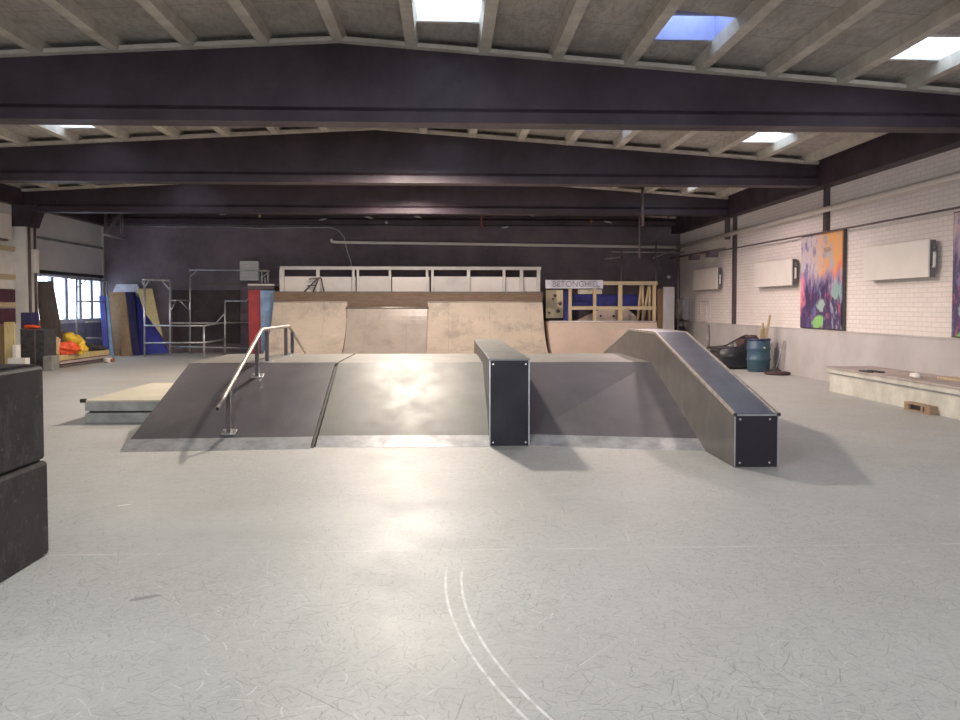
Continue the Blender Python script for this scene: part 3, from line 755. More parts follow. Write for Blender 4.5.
# ------------------------------------------------------------------ white railing on the deck of the quarter pipe
GY = 23.75
t = thing('deck_railing', 'long white timber railing with pale panels along the top of the quarter pipe', 'railing', (-1.2, GY, 1.93))
zt = at(400, 267.5, GY).z
MB().box(at(280, 270, GY).x, GY-.04, zt-.07, at(541, 270, GY).x, GY+.06, zt+.03, .004).build('top_rail', M['white'], t)
for px, wd in ((282, .07), (318, .05), (353.5, .035), (358, .035), (390, .035), (427, .035), (432.5, .035), (468.5, .05), (504, .04), (521.5, .05), (538.5, .05)):
    x = at(px, 280, GY).x
    MB().box(x-wd, GY-.03, 1.93, x+wd, GY+.05, zt-.07).build('post', M['white'], t)
zpt = at(400, 276.5, GY+.12).z
edges = [283, 318, 356, 391, 430, 469, 505, 539]
for a, b in zip(edges, edges[1:]):
    MB().box(at(a, 280, GY).x+.03, GY+.07, 1.935, at(b, 280, GY).x-.02, GY+.10, zpt+random.uniform(-.02, .02)).build('panel', M['cream'] if a % 2 else M['white'], t)
t = thing('folding_stand', 'small dark folding stand leaning behind the left end of the white railing', 'stand', tuple(at(314, 292, GY-.15)))
m = MB(); 
for p0, p1 in (((318, 278), (304, 292)), ((319, 278), (313, 292)), ((321, 278), (324, 292)), ((309, 279), (321, 278)), ((307, 286), (316, 285))):
    m.tube([at(*p0, GY-.1), at(*p1, GY-.1)], .022, 8)
m.build('leg_frame', M['dpipe'], t)

# ------------------------------------------------------------------ smaller quarter pipe on the right
t = thing('quarter_pipe', 'lower plywood quarter pipe in the right rear corner under a pine railing', 'ramp', (4.6, 23, 0))
SX0, SX1, SY = 2.95, 6.12, 22.7
m = MB(); curve(SX0, SX1, SY, 1.03, 1.75, m); m.build('ramp_surface', M['ply3'], t)
a1 = math.acos((1.75-1.03)/1.75)
for x in (SX0-.02, SX1):
    pr_ = [(SY+.03 - 1.75*math.sin(a1) + 1.75*math.sin(a1*i/14), 1.75-1.75*math.cos(a1*i/14)) for i in range(15)]
    MB().prism(pr_ + [(YB-.2, 1.03), (YB-.2, 0)], 'x', x, x+.02).build('side_panel', M['ply3'], t)
MB().box(SX0, SY, 1.0, SX1, YB-.15, 1.04).build('deck', M['fascia'], t)
MB().tube([(SX0, SY-.01, 1.04), (SX1, SY-.01, 1.04)], .03).build('coping', M['plinth'], t)
# curved transition edge between the two ramps
m = MB(); prc = [(QY - 2.35*math.sin(math.acos((2.35-QZ)/2.35)*(1-i/12)), 0) for i in range(2)]
t = thing('pine_railing', 'yellow pine railing standing on the lower quarter pipe in the right rear corner', 'railing', (4.8, 22.9, 1.04))
RY = 22.95
ztop = at(610, 283, RY).z; zmid = at(610, 308, RY).z
for px, wd in ((570, .045), (594.5, .045), (620, .06), (654, .045)):
    x = at(px, 300, RY).x; MB().box(x-wd, RY-.05, 1.04, x+wd, RY+.04, ztop).build('post', M['pine'], t)
MB().box(at(567, 283, RY).x, RY-.075, ztop-.06, at(657, 283, RY).x, RY-.05, ztop+.05).build('top_rail', M['pineh'], t)
MB().box(at(568, 283, RY).x, RY-.075, zmid-.05, at(656, 283, RY).x, RY-.05, zmid+.05).build('middle_rail', M['pineh'], t)
for i, (x0, x1, lean) in enumerate(((639, 641, 0), (643, 644, 1), (646, 647.5, -1), (650, 651, 1))):
    xa, xb = at(x0, 300, RY+.1).x, at(x1, 300, RY+.1).x
    tag(MB().tube([(xa+lean*.04, RY+.25+i*.02, 1.04), (xb-lean*.04, RY+.08, ztop-.02-.03*i)], .045, 4).build('timber_batten', M['pine']),
        'yellow pine batten in the bundle leaning at the right end of the pine railing', 'batten', 'battens at the end of the pine railing')
# blue mats, plywood piece, sign and panel behind
t = tag(MB().box(at(569, 300, 24.2).x, 24.05, 1.35, at(638, 300, 24.2).x, 24.35, at(600, 294.5, 24.2).z, .03).build('foam_mat', M['blue']), 'wide blue foam mat behind the pine railing', 'mat')
tag(MB().box(at(563, 300, 24).x, 23.6, 1.04, at(568.5, 300, 24).x, 24.0, at(565, 291, 24).z, .02).build('foam_mat', M['blue']), 'narrow upright blue mat beside the left post of the pine railing', 'mat')
a, b = at(575, 320, 23.7), at(637, 320, 23.7)
t = thing('plywood_ramp_piece', 'pinkish plywood piece with sloped ends behind the pine railing', 'board', ((a.x+b.x)/2, 23.7, 1.04))
zt2 = at(600, 309.5, 23.7).z
MB().prism([(a.x, 1.04), (at(600, 309, 23.7).x, zt2), (at(628, 309, 23.7).x, zt2), (b.x, 1.15), (b.x, 1.04)], 'y', 23.65, 23.75).build('board', M['ply3'], t)
m = MB()
for px in (601, 614): q = at(px, 316, 23.6); m.tube([(q.x, 23.635, q.z), (q.x, 23.65, q.z)], .035, 12)
m.build('hole', M['seam'], t)
# sign board
t = thing('sign_board', 'pale sign board with worn capital letters fixed to the left top of the pine railing', 'sign', tuple(at(574, 289, 22.85)))
a, b = at(545.5, 280, 22.85), at(603, 288.5, 22.85)
MB().box(a.x, 22.845, b.z, b.x, 22.87, a.z).build('board', M['pale'], t)
tc = bpy.data.curves.new('letters', 'FONT'); tc.body = 'BETONGHIEL'; tc.size = .25; tc.extrude = .003; tc.align_x = 'CENTER'; tc.align_y = 'CENTER'
to = bpy.data.objects.new('tmp_letters', tc); COL.objects.link(to)
bpy.context.view_layer.update()
me = bpy.data.meshes.new_from_object(to.evaluated_get(bpy.context.evaluated_depsgraph_get()))
wtxt = to.dimensions.x; COL.objects.unlink(to); bpy.data.objects.remove(to)
me.materials.clear(); me.materials.append(M['letter'])
lo = bpy.data.objects.new('letters', me); COL.objects.link(lo); lo.parent = t
lo.location = Vector(((a.x+b.x)/2+.05, 22.842, (a.z+b.z)/2)) - t.location; lo.rotation_euler = (R(90), 0, 0)
lo.scale = ((b.x-a.x)*.82/max(wtxt, .1), 1, 1)
a, b = at(546, 290, 24.6), at(563, 318, 24.6)
t = thing('poster_board', 'cream poster board with dark splats left of the upright blue mat', 'poster', ((a.x+b.x)/2, 24.6, b.z))
MB().box(a.x, 24.6, b.z, b.x, 24.63, a.z).build('board', simple('poster_cream', (.95, .80, .52), .6, var=.1), t)
m = MB()
for px, py, r_ in ((555, 296, .07), (560, 304, .08), (549, 313, .05), (558, 311, .06), (553, 299, .04)):
    q = at(px, py, 24.6); n_ = 9; rn = random.Random(px)
    vs = [(q.x+math.cos(k*2*math.pi/n_)*r_*rn.uniform(.5, 1.2), 24.594, q.z+math.sin(k*2*math.pi/n_)*r_*rn.uniform(.5, 1.2)) for k in range(n_)]
    m.prism([(v[0], v[2]) for v in vs], 'y', 24.592, 24.6)
m.build('splat', simple('splat_paint', (.25, .12, .12), .6), t)
MB().box(a.x, 24.5, 1.045, b.x+.05, 24.8, b.z-.0).build('stand', M['seam'], t)
a, b = at(578, 289.5, 24.5), at(602, 294, 24.5)
tag(MB().box(a.x, 24.5, b.z, b.x, 24.56, a.z).build('pale_strip', M['paley']), 'pale yellow strip just under the sign board', 'board')
a, b = at(663.5, 287, 23.3), at(674, 340, 23.3)
tag(MB().box(a.x, 23.3, 0, b.x, 23.38, a.z).build('tall_panel', M['plinth']), 'tall narrow grey panel right of the pine railing', 'panel')
a, b = at(657.5, 289, 23.4), at(663.5, 340, 23.4)
tag(MB().box(a.x, 23.4, 0, b.x, 23.46, a.z).build('tall_panel', M['brown']), 'tall narrow brown board between the pine railing and the grey panel', 'panel')

# ------------------------------------------------------------------ right side: armchair, barrel, bags, broom
t = thing('armchair', 'black tub armchair against the right wall plinth beside the blue barrel', 'armchair', (6.9, 18.6, 0))
def arm():
    X0, X1, Y0, Y1 = 6.42, 7.3, 18.15, 19.1
    MB().box(X0, Y0, .03, X1, Y1, .40, .05).build('base', M['leather'], t)
    # tub back: swooping wall around three sides
    m = MB(); n = 26; inner = []; 
    for i in range(n+1):
        a = math.pi*(1.0 - 1.0*i/n) - math.pi/2   # from front-left round the back (wall side) to front-right
        cx, cy = X0+.42, (Y0+Y1)/2
        s = i/n
        h = .50 + .28*math.sin(math.pi*min(1, max(0, s)))**1.3
        ox = cx + .47*math.cos(a) if True else 0
        oy = cy + .49*math.sin(a)
        ix = cx + .36*math.cos(a); iy = cy + .37*math.sin(a)
        inner.append(((ox, oy), (ix, iy), h))
    ext0 = ((X0, inner[0][0][1]), (X0, inner[0][1][1]), .46); ext1 = ((X0, inner[-1][0][1]), (X0, inner[-1][1][1]), .46)
    inner = [ext0] + inner + [ext1]
    vs = []; fc = []
    for (o_, i_, h) in inner:
        vs += [(o_[0], o_[1], .3), (o_[0], o_[1], h), ((o_[0]+i_[0])/2, (o_[1]+i_[1])/2, h+.03), (i_[0], i_[1], h-.02), (i_[0], i_[1], .3)]
    for k in range(len(inner)-1):
        for q in range(4): fc.append((k*5+q, k*5+q+1, k*5+5+q+1, k*5+5+q))
    fc += [(0, 1, 2, 3, 4), tuple(len(vs)-5+q for q in (4, 3, 2, 1, 0))]
    m.poly(vs, fc); o = m.build('tub_back', M['leather'], t)
    for p in o.data.polygons: p.use_smooth = True
    MB().box(X0+.02, Y0+.14, .38, X1-.12, Y1-.14, .50, .05).build('seat_cushion', M['leather'], t)
    MB().box(X1-.25, Y0+.25, .50, X1-.13, Y1-.3, .70, .03).build('back_cushion', M['brownc'], t)
    for x in (X0+.08, X1-.08):
        for y in (Y0+.08, Y1-.08): MB().tube([(x, y, 0), (x, y, .06)], .025, 8).build('leg', M['seam'], t)
arm()
t = thing('plastic_barrel', 'blue plastic barrel holding battens beside the black armchair', 'barrel', (7.1, 17.55, 0))
prb = [(.22, 0), (.245, .02), (.25, .25), (.265, .27), (.265, .30), (.25, .32), (.25, .50), (.265, .52), (.265, .55), (.25, .57), (.245, .72), (.235, .74), (.215, .74), (.215, .70), (.22, .06)]
MB().lathe(prb, (7.1, 17.55, 0), 32).build('drum', M['barrel'], t)
MB().lathe([(.24, .715), (.262, .72), (.262, .755), (.24, .76), (.22, .758), (.22, .72)], (7.1, 17.55, 0), 32).build('rim', M['navy'], t)
q = at(766, 348, 17.2)
MB().box(q.x-.02, 17.28, q.z-.02, q.x+.02, 17.31, q.z+.02).build('sticker', M['white'], t)
for i, (px, py, dx) in enumerate(((770, 315, .05), (763, 323, 0), (765, 328, .02), (761, 329, -.04))):
    q = at(px, py, 17.5)
    tag(MB().box(-.02, -.02, 0, .02, .02, 1).build('timber_batten', M['pine']), '', 'batten')
    o = COL.objects[-1]
    base = Vector((7.1+dx, 17.5, .09)); d = q-base
    o.location = base; o.scale = (1, 1, d.length); o.rotation_mode = 'QUATERNION'; o.rotation_quaternion = d.to_track_quat('Z', 'Y')
    o['label'] = ['longest pale batten standing in the blue barrel', 'left pale batten standing in the blue barrel', 'middle wide batten standing in the blue barrel', 'shortest batten at the left rim of the blue barrel'][i]
    o['group'] = 'battens in the blue barrel'
q = at(753, 337, 17.9)
m = MB(); m.blob((q.x, 17.95, q.z-.0), (.13, .1, .045), .2, 3); m.box(q.x-.04, 17.9, q.z-.13, q.x+.04, 17.98, q.z)
tag(m.build('dark_bundle', M['brownc']), 'small dark reddish bundle on the armchair back beside the barrel', 'bundle')
t = thing('broom', 'grey broom leaning on the plinth right of the blue barrel', 'broom', (7.48, 17.25, 0))
MB().tube([(7.36, 17.2, .06), (7.52, 17.15, .72)], .018, 8).build('handle', M['grey'], t)
MB().box(7.28, 17.1, 0, 7.44, 17.3, .08, .01).build('brush_head', M['darkc'], t)
q = (7.2, 16.75)
tag(MB().lathe([(.24, 0), (.27, .015), (.27, .05), (.24, .065), (.1, .06)], (q[0], q[1], 0)).build('rubber_disc', M['rubber']), 'flat dark red round disc on the floor by the blue barrel', 'disc')
t = thing('waste_bin', 'black bin with a bulging bag in the right rear corner by the plinth', 'bin', (7.25, 24.2, 0))
MB().box(7.02, 23.9, 0, 7.42, 24.3, .78, .03).build('body', M['darkc'], t)
MB().blob((7.22, 24.1, .79), (.19, .19, .09), .12, 5).build('bag', M['leather'], t)
tag(MB().box(7.2, 24.55, .0, 7.5, 24.9, .86, .02).build('small_parcel', M['rust']), 'orange-red box standing behind the black bin in the right rear corner', 'box')

# ------------------------------------------------------------------ bench on the right
t = thing('concrete_bench', 'long low whitewashed bench ledge with a brown slab top along the right wall', 'bench', (7.1, 9.5, 0))
MB().box(6.72, 5.6, 0, 7.55, 13.45, .33, .006).build('base', M['benchw'], t)
MB().box(6.70, 5.6, .315, 7.55, 13.50, .335).build('metal_edge', M['grey'], t)
MB().box(6.71, 5.6, .335, 7.55, 13.50, .405).build('slab_edge', M['benchw'], t)
MB().box(6.69, 5.6, .405, 7.55, 13.52, .435, .004).build('top_slab', M['benchs'], t)
t = thing('pallet_end', 'small wooden pallet block with a dark slot at the foot of the bench', 'pallet', (6.62, 10.7, 0))
MB().box(6.60, 10.4, 0, 6.72, 11.0, .025).build('bottom_board', M['pallet'], t)
MB().box(6.60, 10.4, .10, 6.72, 11.0, .12).build('top_board', M['pallet'], t)
for y0, y1 in ((10.4, 10.52), (10.56, 10.61), (10.9, 11.0)): MB().box(6.605, y0, .025, 6.715, y1, .10).build('block', M['pallet'], t)
MB().box(6.64, 10.6, .025, 6.715, 10.9, .10).build('slot_shade', M['seam'], t)  # black filler stands in for the shade inside the slot
for px, py, s, lab in ((866, 370.5, .10, 'left of two small dark scraps on the bench top'), (876, 369, .13, 'right of two small dark scraps on the bench top')):
    dd = 12.3 if px < 870 else 12.3
    q = at(px, py, dd); 
    tag(MB().box(q.x-.05, dd-s*1.4, .435, q.x+.05, dd+s*1.4, .455, .004).build('dark_scrap', M['darkc']), lab, 'scrap', 'scraps on the bench')
tag(MB().blob((6.95, 11.3, .47), (.07, .12, .045), .2, 11).build('crumpled_cloth', M['cream']), 'crumpled pale cloth lying on the bench top', 'cloth')
tag(MB().box(7.15, 8.6, .436, 7.4, 11.1, .47, .004).build('loose_board', M['pine']), 'loose pale board lying along the back of the bench top', 'board')

# ------------------------------------------------------------------ left rear: leaning boards and mats
def lean(name, p, D, depth, mat, lab, cat='board', th=.06, lean_=.5, grp=None):
    """leaning sheet: corners given bottom-left, bottom-right, top-right, top-left; foot at depth D, top farther back"""
    n = len(p); pts = []
    zs = [at(x, y, D).z for x, y in p]; zmin = min(zs); zmax = max(zs)
    for (x, y), z in zip(p, zs):
        dd = D + lean_*(z-zmin)/(zmax-zmin)
        q = at(x, y, dd); pts.append(q)
    dz = min(q.z for q in pts)
    pts = [Vector((q.x, q.y, q.z-dz+depth)) for q in pts]
    back = [q + Vector((0, th, 0)) for q in pts]
    m = MB(); m.poly(pts+back, [tuple(range(n)), tuple(range(2*n-1, n-1, -1))] + [(i, (i+1) % n, n+(i+1) % n, n+i) for i in range(n)])
    return tag(m.build(name, M[mat]), lab, cat, grp)
lean('foam_mat', [(103.5, 351), (109, 351), (104.5, 290), (99, 290)], 23.3, 0, 'blue', 'leftmost dark blue mat leaning in the left rear corner', 'mat', .12, .5)
lean('leaning_board', [(109, 351), (113, 351), (108, 290), (104.5, 290)], 23.35, 0, 'lblue', 'narrow light blue board leaning beside the leftmost blue mat', 'board', .06, .5)
lean('leaning_board', [(114, 352.5), (121, 352.5), (118, 289), (109, 289)], 23.9, 0, 'brown', 'left brown board of the pair leaning in the left rear corner', 'board', .06, .9)
lean('leaning_board', [(121.5, 353), (132, 353), (125, 289), (116, 289)], 23.7, 0, 'brown', 'right brown board of the pair leaning in the left rear corner', 'board', .05, .9)
lean('foam_mat', [(132, 352.5), (139, 352.5), (134, 289), (125.5, 289)], 24.08, 0, 'navy', 'navy mat leaning beside the brown boards', 'mat', .12, .75)
lean('foam_mat', [(139, 352), (168, 350), (163, 340), (146, 300), (134, 292)], 24.3, 0, 'blue', 'big bright blue mat leaning behind the pointed tan board', 'mat', .12, .75)
lean('leaning_board', [(163, 338), (158, 318), (152, 289), (137, 289), (144, 312)], 23.75, .55, 'tan', 'pointed tan board leaning on the big blue mat', 'board', .04, .75)
lean('pale_sheet', [(112, 290), (141, 290), (137, 281), (116, 281)], 25.0, 1.9, 'pale', 'pale lavender panel behind the tops of the leaning boards', 'panel', .05, .05)
lean('leaning_board', [(44, 344), (64, 344), (52, 278), (34, 278)], 20.95, 0.42, 'darkbrown', 'large dark grey-brown board leaning in front of the left windows', 'board', .05, .2)
lean('leaning_board', [(36, 340), (43, 340), (35, 283), (31, 283)], 20.8, 0.3, 'brown', 'narrow brown board left of the large dark leaning board', 'board', .05, .1)

# dark cabinet with things on top
CBY = 18.6
a, b = at(20, 329, CBY), at(45, 366, CBY)
t = thing('storage_cabinet', 'black flight-case cabinet at the left wall with an orange thing on top', 'cabinet', ((a.x+b.x)/2, CBY+.3, 0))
MB().box(a.x, CBY, .06, b.x, CBY+.55, a.z, .01).build('body', M['darkc'], t)
xm = at(35, 340, CBY).x; m = MB()
m.box(xm-.015, CBY-.012, .06, xm+.015, CBY, a.z-.02); m.box(a.x, CBY-.01, a.z-.03, b.x, CBY, a.z)
m.build('metal_edge', M['dpipe'], t)
for x in (a.x+.06, b.x-.06): MB().box(x-.03, CBY+.05, 0, x+.03, CBY+.5, .06).build('foot', M['seam'], t)
a2, b2 = at(20.5, 312.5, CBY+.2), at(32, 329, CBY+.2)
tag(MB().box(a2.x, CBY+.2, a.z, b2.x, CBY+.5, a2.z, .01).build('black_speaker', M['navy']), 'small black case standing on the storage cabinet', 'case')
q = at(31, 325.5, CBY+.1)
tag(MB().blob((q.x, CBY+.12, a.z+.045), (.18, .1, .05), .18, 2).build('orange_cloth', M['orange']), 'flat orange cloth on top of the black storage cabinet', 'cloth')
# plywood offcuts and white blocks at far left
for i, (x0, x1, yt, D, mt, lab) in enumerate(((-3, 4, 324, 18.1, 'brown', 'brown sheet at the far left edge behind the cream sheet'), (4, 14, 322, 18.0, 'tan', 'cream plywood sheet leaning beside the black cabinet'))):
    a, b = at(x0, yt, D), at(x1, yt, D)
    tag(MB().box(a.x, D, 0, b.x, D+.04, a.z).build('plywood_sheet', M[mt]), lab, 'sheet')
a, b = at(14, 346, 17.8), at(22.5, 372, 17.8)
t = thing('white_block', 'stepped white block in front of the black cabinet', 'block', (a.x, 17.8, 0))
MB().box(at(12, 340, 17.8).x, 17.8, 0, at(16, 350, 17.8).x, 18.0, at(12, 345, 17.8).z, .01).build('upright', M['white'], t)
MB().box(at(12, 340, 17.8).x, 17.6, 0, at(25, 350, 17.6).x, 17.8, at(12, 358, 17.7).z, .01).build('base', M['white'], t)

# rails and boards on the left wall
for z, lab in ((2.93, 'topmost pine batten fixed on the left wall'), (2.23, 'second pine batten down on the left wall'), (1.53, 'third pine batten down on the left wall, over the maroon boards')):
    tag(MB().box(XL, 16.5, z-.06, XL+.05, 20.2, z+.06).build('wall_batten', M['pineh']), lab, 'batten', 'pine battens on the left wall')
for z0, z1, lab in ((1.60, 1.92, 'upper maroon board on the left wall'), (1.05, 1.44, 'lower maroon board on the left wall')):
    tag(MB().box(XL+.01, 16.5, z0, XL+.05, 20.15, z1).build('maroon_board', M['maroon']), lab, 'board', 'maroon boards on the left wall')
t = thing('wall_heater', 'pale heater high on the left wall, cut off by the photo edge', 'radiator', (XL+.1, 18.6, 3.1))
MB().box(XL+.1, 18.1, 3.15, XL+.18, 19.8, 3.75, .01).build('front_panel', M['cream'], t)
MB().box(XL, 18.1, 3.1, XL+.1, 19.8, 3.7).build('core', M['dpipe'], t)

# low timber stack with bags on it
t = thing('timber_stack', 'low stack of timber boards on the floor at the left wall', 'timber', (-9.9, 20.3, 0))
def slabq(p, z0, z1, nm, mt, par):
    m = MB(); n = len(p)
    m.poly([(x, y, z0) for x, y in p] + [(x, y, z1) for x, y in p], [tuple(range(n))[::-1], tuple(range(n, 2*n))] + [(i, (i+1) % n, n+(i+1) % n, n+i) for i in range(n)])
    return m.build(nm, M[mt], par)
slabq([(-9.35, 19.2), (-9.2, 21.9), (-10.3, 22.2), (-10.6, 19.2)], 0, .07, 'bottom_board', 'darkbrown', t)
slabq([(-9.38, 19.25), (-9.25, 21.8), (-10.2, 22.0), (-10.5, 19.25)], .09, .15, 'middle_board', 'benchs', t)
slabq([(-9.42, 19.25), (-9.3, 21.8), (-10.2, 22.0), (-10.5, 19.25)], .17, .30, 'top_board', 'tan', t)
for y in (19.3, 20.4, 21.5): MB().box(-10.3, y, .07, -9.45, y+.08, .175).build('spacer', M['darkbrown'], t)
q = at(53, 360, 18.8)
a, b = at(47, 355.5, 18.6), at(57.5, 367, 18.6)
tag(MB().box(a.x+.03, 18.35, 0, b.x, 18.7, a.z, .01).build('grey_block', M['dullgrey']), 'grey block with a slot beside the black cabinet', 'block')
def bag(px, py, D, rad, mt, lab, seed, name='cloth_bag', cat='bag', z=None):
    q = at(px, py, D); zz = (z if z is not None else .30) + rad[2]*.8
    return tag(MB().blob((q.x, D, zz), rad, .22, seed, 4).build(name, M[mt]), lab, cat, 'things heaped on the timber stack')
bag(52, 342, 19.45, (.16, .16, .28), 'tanc', 'tan bag at the left end of the timber stack', 21)
bag(66, 345, 19.75, (.25, .2, .19), 'orange', 'crumpled orange-red jacket on the timber stack', 22, 'jacket', 'jacket')
bag(73, 341, 20.5, (.24, .18, .28), 'yellow', 'bright yellow jacket on the timber stack', 23, 'jacket', 'jacket')
bag(81, 346, 20.0, (.15, .14, .17), 'yellow', 'small yellow bag hanging at the right of the yellow jacket', 24)
bag(87, 346, 21.3, (.22, .18, .12), 'darkc', 'dark bundle on the timber stack right of the yellow jacket', 25, 'bundle', 'bundle')
bag(97, 349, 21.55, (.2, .16, .08), 'darkc', 'small dark bundle at the right end of the timber stack', 26, 'bundle', 'bundle')
bag(61, 339, 21.3, (.2, .14, .28), 'brownc', 'dark maroon bundle behind the orange-red jacket', 27, 'bundle', 'bundle')
q = at(109, 363, 20.9)
t = thing('spray_can', 'white and red can lying on the floor right of the timber stack', 'can', (q.x, 20.9, 0))
MB().tube([(q.x-.1, 20.9, .07), (q.x+.08, 20.85, .07)], .07, 16).build('can', M['cream'], t)
MB().tube([(q.x+.08, 20.85, .07), (q.x+.14, 20.84, .07)], .045, 14).build('cap', M['rust'], t)

# ------------------------------------------------------------------ galvanised tube frames, left rear
def frame(name, lab, segs, D, r=.028):
    c = at(segs[0][0][0], 355, D)
    t = thing(name, lab, 'frame', (c.x, D, 0), 'galvanised tube frames in the left rear')
    for nm, *pts in segs_norm(segs):
        pass
    return t
def tubes(t, nm, items, r=.028):
    for it in items:
        pts = [at(x, y, D) for x, y, D in it]
        for p in pts:
            if p.z < .12: p.z = 0
        MB().tube(pts, r, 8).build(nm, M['galv'], t)
G = 'galvanised tube frames in the left rear'
t = thing('tube_frame', 'galvanised tube frame in front of the left windows', 'frame', tuple(at(76, 357, 22.4)*1) , G); t.location.z = 0
tubes(t, 'post', [[(76.5, 279, 22.4), (76.5, 359, 22.4)], [(107, 281, 24.0), (107, 354, 24.0)]])
tubes(t, 'rail', [[(42, 275, 21.6), (76.5, 279, 22.4), (107, 281, 24.0)], [(76.5, 301.5, 22.4), (107, 301.5, 24.0)], [(86, 322, 22.9), (107, 322, 24.0)], [(86, 338, 22.9), (107, 338, 24.0)]], .022)
tubes(t, 'brace', [[(77, 288, 22.4), (86, 280, 22.7)]], .02)
t = thing('tube_frame', 'tall galvanised tube frame right of the leaning mats', 'frame', tuple(at(158, 357, 22.8)), G); t.location.z = 0
tubes(t, 'post', [[(144.5, 281, 23.4), (144.5, 354, 23.4)], [(170, 281, 23.6), (170, 354, 23.6)]])
tubes(t, 'rail', [[(142, 279.5, 23.4), (170, 280.5, 23.6)]])
tubes(t, 'brace', [[(145, 287, 23.4), (149, 280, 23.4)], [(162, 281, 23.6), (170, 290, 23.6)], [(145, 288, 23.4), (142, 281, 23.4)]], .02)
t = thing('tube_frame', 'low galvanised barrier with two rails standing in front of the dark wall', 'frame', tuple(at(175, 357, 22.8)), G); t.location.z = 0
tubes(t, 'post', [[(204, 325, 22.75), (204, 358, 22.75)], [(225, 301, 24.3), (225, 354, 24.3)]])
tubes(t, 'rail', [[(145, 325.5, 23.2), (204, 325.8, 22.75), (215, 324, 23.4), (225, 322.5, 24.3), (249, 322.5, 24.4)],
                  [(145, 343, 23.2), (204, 342.5, 22.75), (215, 341, 23.4), (225, 339, 24.3)],
                  [(225, 301, 24.3), (246, 301, 24.3), (249, 298.5, 24.3)], [(170, 346.5, 24.6), (249, 348, 24.6)]], .024)
tubes(t, 'brace', [[(216, 323, 24.2), (225, 313, 24.3)]], .02)
t = thing('tube_frame', 'highest galvanised tube frame reaching across to the white wall box', 'frame', tuple(at(190, 354, 24.7)), G); t.location.z = 0
tubes(t, 'post', [[(190, 270, 24.7), (190, 352, 24.9)]])
tubes(t, 'rail', [[(189, 270, 24.7), (268, 270.5, 24.4)], [(170, 300.5, 24.0), (190, 300.5, 24.7)], [(170, 323, 24.0), (205, 323, 24.9), (235, 323, 24.9)]], .024)
tubes(t, 'brace', [[(190, 277, 24.7), (197, 270.5, 24.7)], [(171, 310, 24.0), (176, 301, 24.3)], [(180, 301, 24.4), (190, 311, 24.7)]], .02)

# small fittings on the rearmost beam
fit = [(224, 214, 'pale', 'leftmost small pale fitting on the rearmost beam'), (259, 211, 'pale', 'small pale bent fitting above the white wall box'), (260, 216, 'tanc', 'small tan hook under the pale bent fitting'),
       (326, 212, 'rust', 'small reddish fitting on the rearmost beam above the pipe elbow'), (323, 219.5, 'pale', 'small pale sliver just under the reddish fitting'),
       (369, 217.5, 'pale', 'small pale sliver third along the rearmost beam'), (386.5, 222.5, 'pale', 'tiny pale fitting low on the rearmost beam'),
       (418, 217, 'pale', 'widest pale sliver left of the hanging brown loop'), (505, 227.5, 'pale', 'lowest pale sliver right of the hanging brown loop'),
       (530, 215, 'pale', 'thin pale sliver right of the brown loop'), (557, 214, 'plinth', 'round grey fitting on the rearmost beam'),
       (575, 214, 'plinth', 'second round grey fitting on the rearmost beam'), (591, 221, 'rust', 'small round reddish fitting near the hanging rods'),
       (608, 222, 'pale', 'rightmost pale sliver on the rearmost beam'), (634, 195, 'pale', 'tiny pale fitting high beside the hanging rod')]
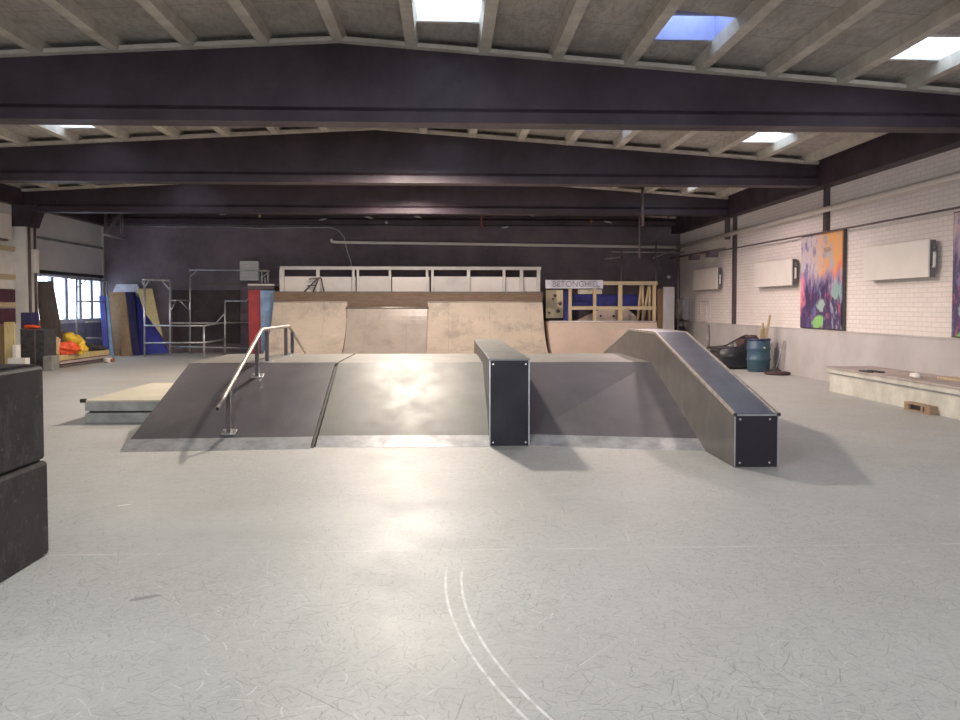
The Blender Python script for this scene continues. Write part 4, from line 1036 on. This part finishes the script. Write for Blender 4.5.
for i, (px, py, mt, lab) in enumerate(fit):
    D = 24.86 if py < 225 else 24.84
    q = at(px, py, D); m = MB()
    wdt = .05 if mt in ('rust', 'plinth') or px in (260, 386.5, 634) else .13
    sgn = -1 if i % 2 else 1
    if wdt > .1: m.tube([(q.x-wdt, D, q.z-.02*sgn), (q.x, D-.03, q.z), (q.x+wdt, D, q.z+.03*sgn)], [.012, .032, .012], 8)
    else: m.blob((q.x, D, q.z), (wdt, .05, wdt*1.1), .15, i, 2)
    m.box(q.x-.012, D, q.z-.012, q.x+.012, 24.98, q.z+.012)
    tag(m.build('beam_fitting', M[mt]), lab, 'fitting', 'small fittings on the rearmost beam')
pts = [at(483, 214, 24.85), at(481.5, 219, 24.83), at(482, 226, 24.83), at(485, 229, 24.85)]
tag(MB().tube(pts, .025, 8).build('hanging_loop', M['rust']), 'brown loop hanging from the rearmost beam in the middle', 'loop')
q = at(669, 277, YB-.05)
tag(MB().tube([(q.x, YB-.06, q.z), (q.x, YB, q.z)], .05, 14).build('wall_lamp', M['cream']), 'small round white lamp on the dark rear wall right of the pine railing', 'lamp')
# dark timber shelf lines on the rear wall behind the frames
m = MB(); a, b = at(172, 284, YB-.05), at(243, 284, YB-.05); m.box(a.x, YB-.06, a.z-.03, b.x, YB, a.z+.03)
tag(m.build('wall_rail', M['darkbrown']), 'dark timber rail on the back wall behind the tube frames', 'rail')
a, b = at(172, 290, YB-.05), at(240, 345, YB-.05)
tag(MB().box(a.x, YB-.05, .3, b.x, YB-.01, a.z).build('dark_sheeting', M['sheeting']), 'dark brown sheeting on the back wall behind the tube frames', 'sheet')

# ------------------------------------------------------------------ high-bay lamps, inferred and added ones alike
for i, (x, y, pw, c) in enumerate(LAMPS):
    z = zr(x) - .02
    t = thing('unseen_bay_lamp', 'unseen round high-bay lamp hanging under the roof', 'lamp', (x, y, z-.32), 'high-bay roof lamps')
    MB().lathe([(.05, .34), (.06, .22), (.16, .16), (.19, .02), (.185, 0), (.15, .03), (.13, .13), (.04, .15)], (x, y, z-.32)).build('shade', M['grey'], t)
    MB().tube([(x, y, z-.02), (x, y, z+DK+.03)], .02, 8).build('stem', M['grey'], t)
    MB().lathe([(.04, .04), (.06, .07), (.05, .12), (.02, .14)], (x, y, z-.32), 16).build('bulb', M['lens'], t)
    l = bpy.data.lights.new('lamp_light', 'SPOT'); l.energy = pw; l.color = c; l.spot_size = R(164); l.spot_blend = .25; l.shadow_soft_size = .16
    o = bpy.data.objects.new('lamp_light', l); COL.objects.link(o); o.parent = t; o.location = (0, 0, -.04)
